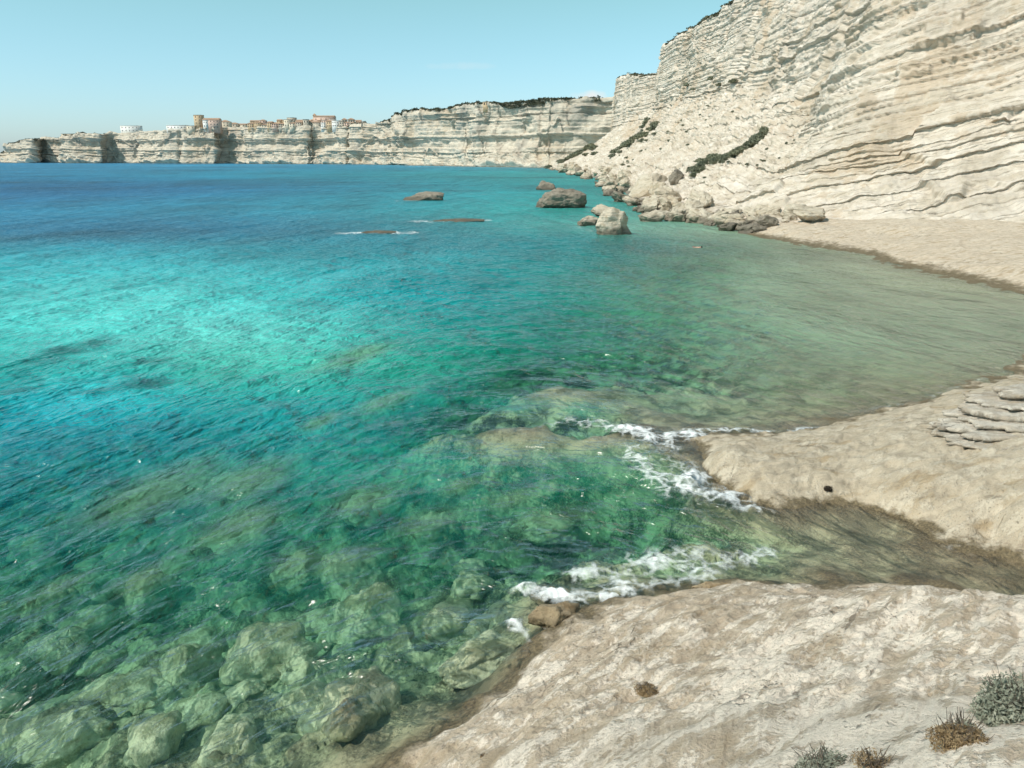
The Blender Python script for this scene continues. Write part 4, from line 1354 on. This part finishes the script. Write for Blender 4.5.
def roof_mesh(w, d, z, rise, ov, mat, hip):
    a, b = w / 2 + ov, d / 2 + ov
    r = a - (b if hip else 0)
    r = max(r, .2 * a)
    Vv = np.array([(-a, -b, z), (a, -b, z), (a, b, z), (-a, b, z), (-r, 0, z + rise), (r, 0, z + rise)])
    me = bpy.data.meshes.new('roof')
    me.from_pydata([tuple(v) for v in Vv], [], [(3, 2, 1, 0), (0, 1, 5, 4), (2, 3, 4, 5), (1, 2, 5), (3, 0, 4)])
    me.materials.append(mat)
    return me


win_me = box_mesh('window', (-.55, -.08, -.8), (.55, .08, .8), WIN)


def house(px, wpx, ytop, ybot, y, wall, roof, label, group=None, name='house', rows=2, cols=3, depth=9, cat='house', rz=0.0):
    base = at_y(px, ybot, y)
    top = at_y(px, ytop, y)
    w = px_m(wpx, base)
    h = top[2] - base[2]
    root = empty(name, (base[0], base[1], base[2]), rz)
    tag(root, label, cat, group)
    rise = 0 if roof == 'flat' else min(2.6, h * .22)
    hw = h - rise
    link(bpy.data.objects.new('wall', box_mesh('wall', (-w / 2, -depth / 2, -6), (w / 2, depth / 2, hw), WALLS[wall])), root)
    if roof == 'flat':
        rm = box_mesh('roof', (-w / 2 - .25, -depth / 2 - .25, hw + .003), (w / 2 + .25, depth / 2 + .25, hw + .45), GREYROOF if wall != 'white' else WALLS['white'])
    else:
        rm = roof_mesh(w, depth, hw + .01, rise, .35, ROOF, roof == 'hip')
    link(bpy.data.objects.new('roof', rm), root)
    for i in range(rows):
        for j in range(cols):
            o = link(bpy.data.objects.new('window', win_me), root)
            o.location = ((j + .5) / cols * w - w / 2, -depth / 2 - .02, hw * (i + .6) / (rows + .15))
    return root


def top_y(px, extra=6):
    """distance of the far cliff's edge in that direction"""
    i = np.interp(px, [f[0] for f in FAR][::-1], [f[1] for f in FAR][::-1])
    return i + 14 + extra


hr = random.Random(11)
front = 'houses along the cliff edge of the town'
names = {'cream': 'cream', 'white': 'whitewashed', 'pink': 'pink', 'ochre': 'ochre', 'stone': 'bare stone'}
for row, (ex, yb, yt0) in enumerate(((4, 127.5, 121.5), (24, 125.5, 119.5))):
    x = 249.0 + row * 2
    while x < 358:
        w = hr.uniform(4.6, 8.0)
        wall = hr.choice(['cream', 'cream', 'stone', 'pink', 'ochre', 'stone', 'white'])
        roof = hr.choice(['gable', 'hip', 'flat', 'gable'])
        yt = yt0 + hr.uniform(-1.8, 1.5) + (1.5 if x < 275 else 0)
        d = top_y(x + w / 2, ex) + hr.uniform(-2, 2)
        house(x + w / 2, w, yt, yb, d, wall, roof, f"{names[wall]} house with a {'flat roof' if roof == 'flat' else 'tiled roof'} in the {'front' if row == 0 else 'back'} row of the cliff-top town", f"{names[wall]} houses with {'flat' if roof == 'flat' else 'tiled'} roofs in the {'front' if row == 0 else 'back'} row of the town", rows=2, cols=2 if w < 6 else 3, rz=hr.uniform(-.25, .25))
        x += w * hr.uniform(.85, 1.15)
house(325, 20, 115.5, 122, top_y(325, 44), 'pink', 'gable', 'broad orange-roofed church on the highest point of the cliff-top town', name='church', rows=1, cols=4, depth=16, cat='church')
house(315, 3, 113.5, 122, top_y(315, 40), 'stone', 'hip', 'slim bell tower beside the broad orange-roofed church', name='bell_tower', rows=2, cols=1, depth=4, cat='tower')
house(200, 7.5, 115.3, 128, top_y(200, 10), 'ochre', 'flat', 'tall square tower block standing left of the pink-roofed blocks', name='tower_block', rows=4, cols=2, depth=11, cat='tower')
house(213, 16, 118, 129, top_y(213, 8), 'pink', 'gable', 'long pink apartment block right of the tall square tower', name='apartment_block', rows=3, cols=5, depth=12, cat='building')
house(226, 10, 120, 129, top_y(226, 12), 'cream', 'hip', 'cream building at the right end of the pink apartment block', rows=3, cols=3, depth=12, cat='building')
house(207, 5, 120.5, 128, top_y(207, 5), 'white', 'flat', 'small white house squeezed in front of the tall square tower', rows=2, cols=2)
house(178, 20, 125.5, 129.5, top_y(178, 10), 'white', 'flat', 'long low white building left of the tall square tower', name='low_building', rows=1, cols=6, depth=10, cat='building')
house(192, 8, 126, 129.5, top_y(192, 4), 'cream', 'flat', 'low cream house between the long white building and the tall tower', rows=1, cols=2)
house(132, 18, 126, 132.5, top_y(132, 20), 'white', 'flat', 'bright white block standing alone on the headland', name='white_building', rows=2, cols=5, depth=14, cat='building')
house(70, 13, 134, 138.5, top_y(70, 12), 'cream', 'flat', 'low cream building near the left end of the headland', name='low_building', rows=1, cols=4, depth=10, cat='building')
house(487, 8, 102.2, 106, 775, 'ochre', 'flat', 'lone ochre building on the rim of the bright far cliff', name='lone_house', rows=1, cols=3, depth=7)
house(235, 9, 122.5, 129, top_y(235, 40), 'stone', 'hip', 'stone house under the trees between the two parts of town', rows=2, cols=3)
house(243, 8, 123.5, 129, top_y(243, 48), 'cream', 'gable', 'cream house with a tiled roof left of the crowded town', rows=2, cols=2)

# ------------------------------------------------------------------ the swimmer
def swimmer():
    p = at_z(694, 248, 0)
    sk = bpy.data.meshes.new('person')
    # prone, head to the right, arms stretched out, legs trailing (metres)
    J = {'hip': (0, 0, 0), 'waist': (.18, 0, .01), 'chest': (.42, 0, .03), 'neck': (.58, 0, .05), 'head': (.68, 0, .07), 'crown': (.80, 0, .09),
         'hl': (-.06, .10, 0), 'kl': (-.48, .13, -.02), 'al': (-.88, .15, -.06), 'fl': (-1.06, .15, -.08),
         'hr': (-.06, -.10, 0), 'kr': (-.47, -.14, -.05), 'ar': (-.86, -.12, -.02), 'fr': (-1.04, -.12, -.03),
         'sl': (.50, .19, .02), 'el': (.68, .40, -.03), 'wl': (.90, .36, -.05), 'pl': (1.06, .34, -.06),
         'sr': (.50, -.19, .02), 'er': (.70, -.36, .0), 'wr': (.94, -.30, -.02), 'pr': (1.10, -.27, -.03)}
    E = [('hip', 'waist'), ('waist', 'chest'), ('chest', 'neck'), ('neck', 'head'), ('head', 'crown'), ('hip', 'hl'), ('hl', 'kl'), ('kl', 'al'), ('al', 'fl'), ('hip', 'hr'), ('hr', 'kr'), ('kr', 'ar'), ('ar', 'fr'),
         ('chest', 'sl'), ('sl', 'el'), ('el', 'wl'), ('wl', 'pl'), ('chest', 'sr'), ('sr', 'er'), ('er', 'wr'), ('wr', 'pr')]
    rad = {'hip': .13, 'waist': .115, 'chest': .13, 'neck': .055, 'head': .09, 'crown': .07, 'h': .085, 'k': .055, 'a': .037, 'f': .03, 's': .06, 'e': .042, 'w': .03, 'p': .03}
    ks = list(J)
    sk.from_pydata([J[k] for k in ks], [(ks.index(a), ks.index(b)) for a, b in E], [])
    skin = plain_mat('swimmer_skin', (0.52, 0.30, 0.22), .55, .08, 5)  # the swimmer's own pinkish skin colour
    sk.materials.append(skin)
    o = link(bpy.data.objects.new('person', sk))
    o.location = (p[0], p[1], .02)
    o.rotation_euler = (0, 0, -.15)
    o.modifiers.new('skin', 'SKIN')
    for i, k in enumerate(ks):
        v = sk.skin_vertices[0].data[i]
        q = rad.get(k, rad.get(k[0], .05))
        v.radius = (q, q * .85)
        v.use_root = (k == 'hip')
    sub = o.modifiers.new('smooth', 'SUBSURF')
    sub.levels = sub.render_levels = 2
    tag(o, 'swimmer with dark hair floating face down in the rippled cove', 'person')
    hair = boulder_data('hair', 91, 3, plain_mat('dark_hair', (0.025, 0.018, 0.014), .6, .3, 40), 1.0, 2, .05)
    h = put('hair', hair, (.76, 0, .10), (.11, .095, .085))
    h.parent = o
    sh = boulder_data('swim_shorts', 93, 3, plain_mat('red_swim_shorts', (0.40, 0.10, 0.09), .7, .15, 10), 1.0, 1, .02)
    h = put('swim_shorts', sh, (-.03, 0, .005), (.17, .165, .135))
    h.parent = o


swimmer()

# ------------------------------------------------------------------ light
SUN_EL, SUN_AZ = 50.0, -120.0  # azimuth from +Y towards +X, so the sun stands to the left and a little behind
to_sun = Vector((math.sin(R(SUN_AZ)) * math.cos(R(SUN_EL)), math.cos(R(SUN_AZ)) * math.cos(R(SUN_EL)), math.sin(R(SUN_EL))))
sd = bpy.data.lights.new('sun', 'SUN')
sd.energy = 2.8
sd.angle = R(0.53)
sd.color = (1.0, 0.935, 0.84)
so = link(bpy.data.objects.new('sun', sd))
so.rotation_euler = (-to_sun).to_track_quat('-Z', 'Y').to_euler()

w = bpy.data.worlds.new('World')
scene.world = w
w.use_nodes = True
nt = w.node_tree
nt.nodes.clear()
sky = nt.nodes.new('ShaderNodeTexSky')
sky.sky_type = 'NISHITA'
sky.sun_disc = False
sky.sun_elevation = R(SUN_EL)
sky.sun_rotation = R(SUN_AZ)
sky.air_density = 1.0
sky.dust_density = 0.6
sky.ozone_density = 1.0
tintn = nt.nodes.new('ShaderNodeMix')
tintn.data_type = 'RGBA'
tintn.blend_type = 'MULTIPLY'
tintn.inputs[0].default_value = 1.0
tintn.inputs[7].default_value = (0.90, 1.06, 0.91, 1)
bg = nt.nodes.new('ShaderNodeBackground')
bg.inputs[1].default_value = 0.115
outw = nt.nodes.new('ShaderNodeOutputWorld')
geo = nt.nodes.new('ShaderNodeNewGeometry')
sepw = nt.nodes.new('ShaderNodeSeparateXYZ')
nt.links.new(geo.outputs['Incoming'], sepw.inputs[0])
mr = nt.nodes.new('ShaderNodeMapRange')
mr.inputs[1].default_value, mr.inputs[2].default_value, mr.inputs[3].default_value, mr.inputs[4].default_value = 0.0, -0.20, 0.0, 1.0
nt.links.new(sepw.outputs[2], mr.inputs[0])
dim = nt.nodes.new('ShaderNodeMix')
dim.data_type = 'RGBA'
dim.blend_type = 'MULTIPLY'
dim.inputs[0].default_value = 1.0
nt.links.new(sky.outputs[0], dim.inputs[6])
hz = nt.nodes.new('ShaderNodeMix')
hz.data_type = 'RGBA'
hz.inputs[6].default_value = (0.64, 0.71, 1.14, 1)
hz.inputs[7].default_value = (0.82, 0.93, 0.84, 1)
nt.links.new(mr.outputs[0], hz.inputs[0])
nt.links.new(hz.outputs[2], dim.inputs[7])
nt.links.new(dim.outputs[2], tintn.inputs[6])
def wm(op, a, b=None):
    nd = nt.nodes.new('ShaderNodeMath')
    nd.operation = op
    for k_, v_ in enumerate((a, b)):
        if v_ is None:
            continue
        if isinstance(v_, (int, float)):
            nd.inputs[k_].default_value = v_
        else:
            nt.links.new(v_, nd.inputs[k_])
    return nd.outputs[0]


def cloud(px, py, wpx, hpx, dens, base):
    r0 = ray(px, py)
    a_ = wm('DIVIDE', wm('SUBTRACT', wm('DIVIDE', sepw.outputs[0], sepw.outputs[1]), float(r0[0] / r0[1])), wpx / 768.0)
    b_ = wm('DIVIDE', wm('SUBTRACT', wm('DIVIDE', sepw.outputs[2], sepw.outputs[1]), float(r0[2] / r0[1])), hpx / 768.0)
    q_ = wm('ADD', wm('MULTIPLY', a_, a_), wm('MULTIPLY', b_, b_))
    nz = nt.nodes.new('ShaderNodeTexNoise')
    nz.inputs['Scale'].default_value = 60.0
    nz.inputs['Detail'].default_value = 5.0
    nt.links.new(geo.outputs['Incoming'], nz.inputs['Vector'])
    m_ = wm('SUBTRACT', wm('ADD', wm('SUBTRACT', 1.0, q_), wm('MULTIPLY', wm('SUBTRACT', nz.outputs[0], 0.5), 1.6)), 0.15)
    cl = wm('MULTIPLY', wm('MINIMUM', wm('MAXIMUM', m_, 0.0), 1.0), dens)
    cl = wm('MULTIPLY', cl, wm('LESS_THAN', sepw.outputs[1], 0.0))
    mx = nt.nodes.new('ShaderNodeMix')
    mx.data_type = 'RGBA'
    nt.links.new(cl, mx.inputs[0])
    nt.links.new(base, mx.inputs[6])
    mx.inputs[7].default_value = (5.2, 5.1, 5.0, 1)
    return mx.outputs[2]


skyc = cloud(590, 97, 22, 7, 0.8, tintn.outputs[2])
skyc = cloud(462, 66, 40, 4, 0.15, skyc)
nt.links.new(skyc, bg.inputs[0])
nt.links.new(bg.outputs[0], outw.inputs[0])

vs = scene.view_settings
vs.view_transform = 'Standard'
vs.look = 'None'
vs.exposure = 0.6
vs.gamma = 1.0
scene.cycles.use_denoising = True
scene.cycles.max_bounces = 5
scene.cycles.diffuse_bounces = 2
scene.cycles.glossy_bounces = 2
scene.cycles.transparent_max_bounces = 8
scene.cycles.sample_clamp_indirect = 3.0
scene.cycles.sample_clamp_direct = 3.0
scene.cycles.use_adaptive_sampling = True
scene.cycles.adaptive_threshold = 0.06
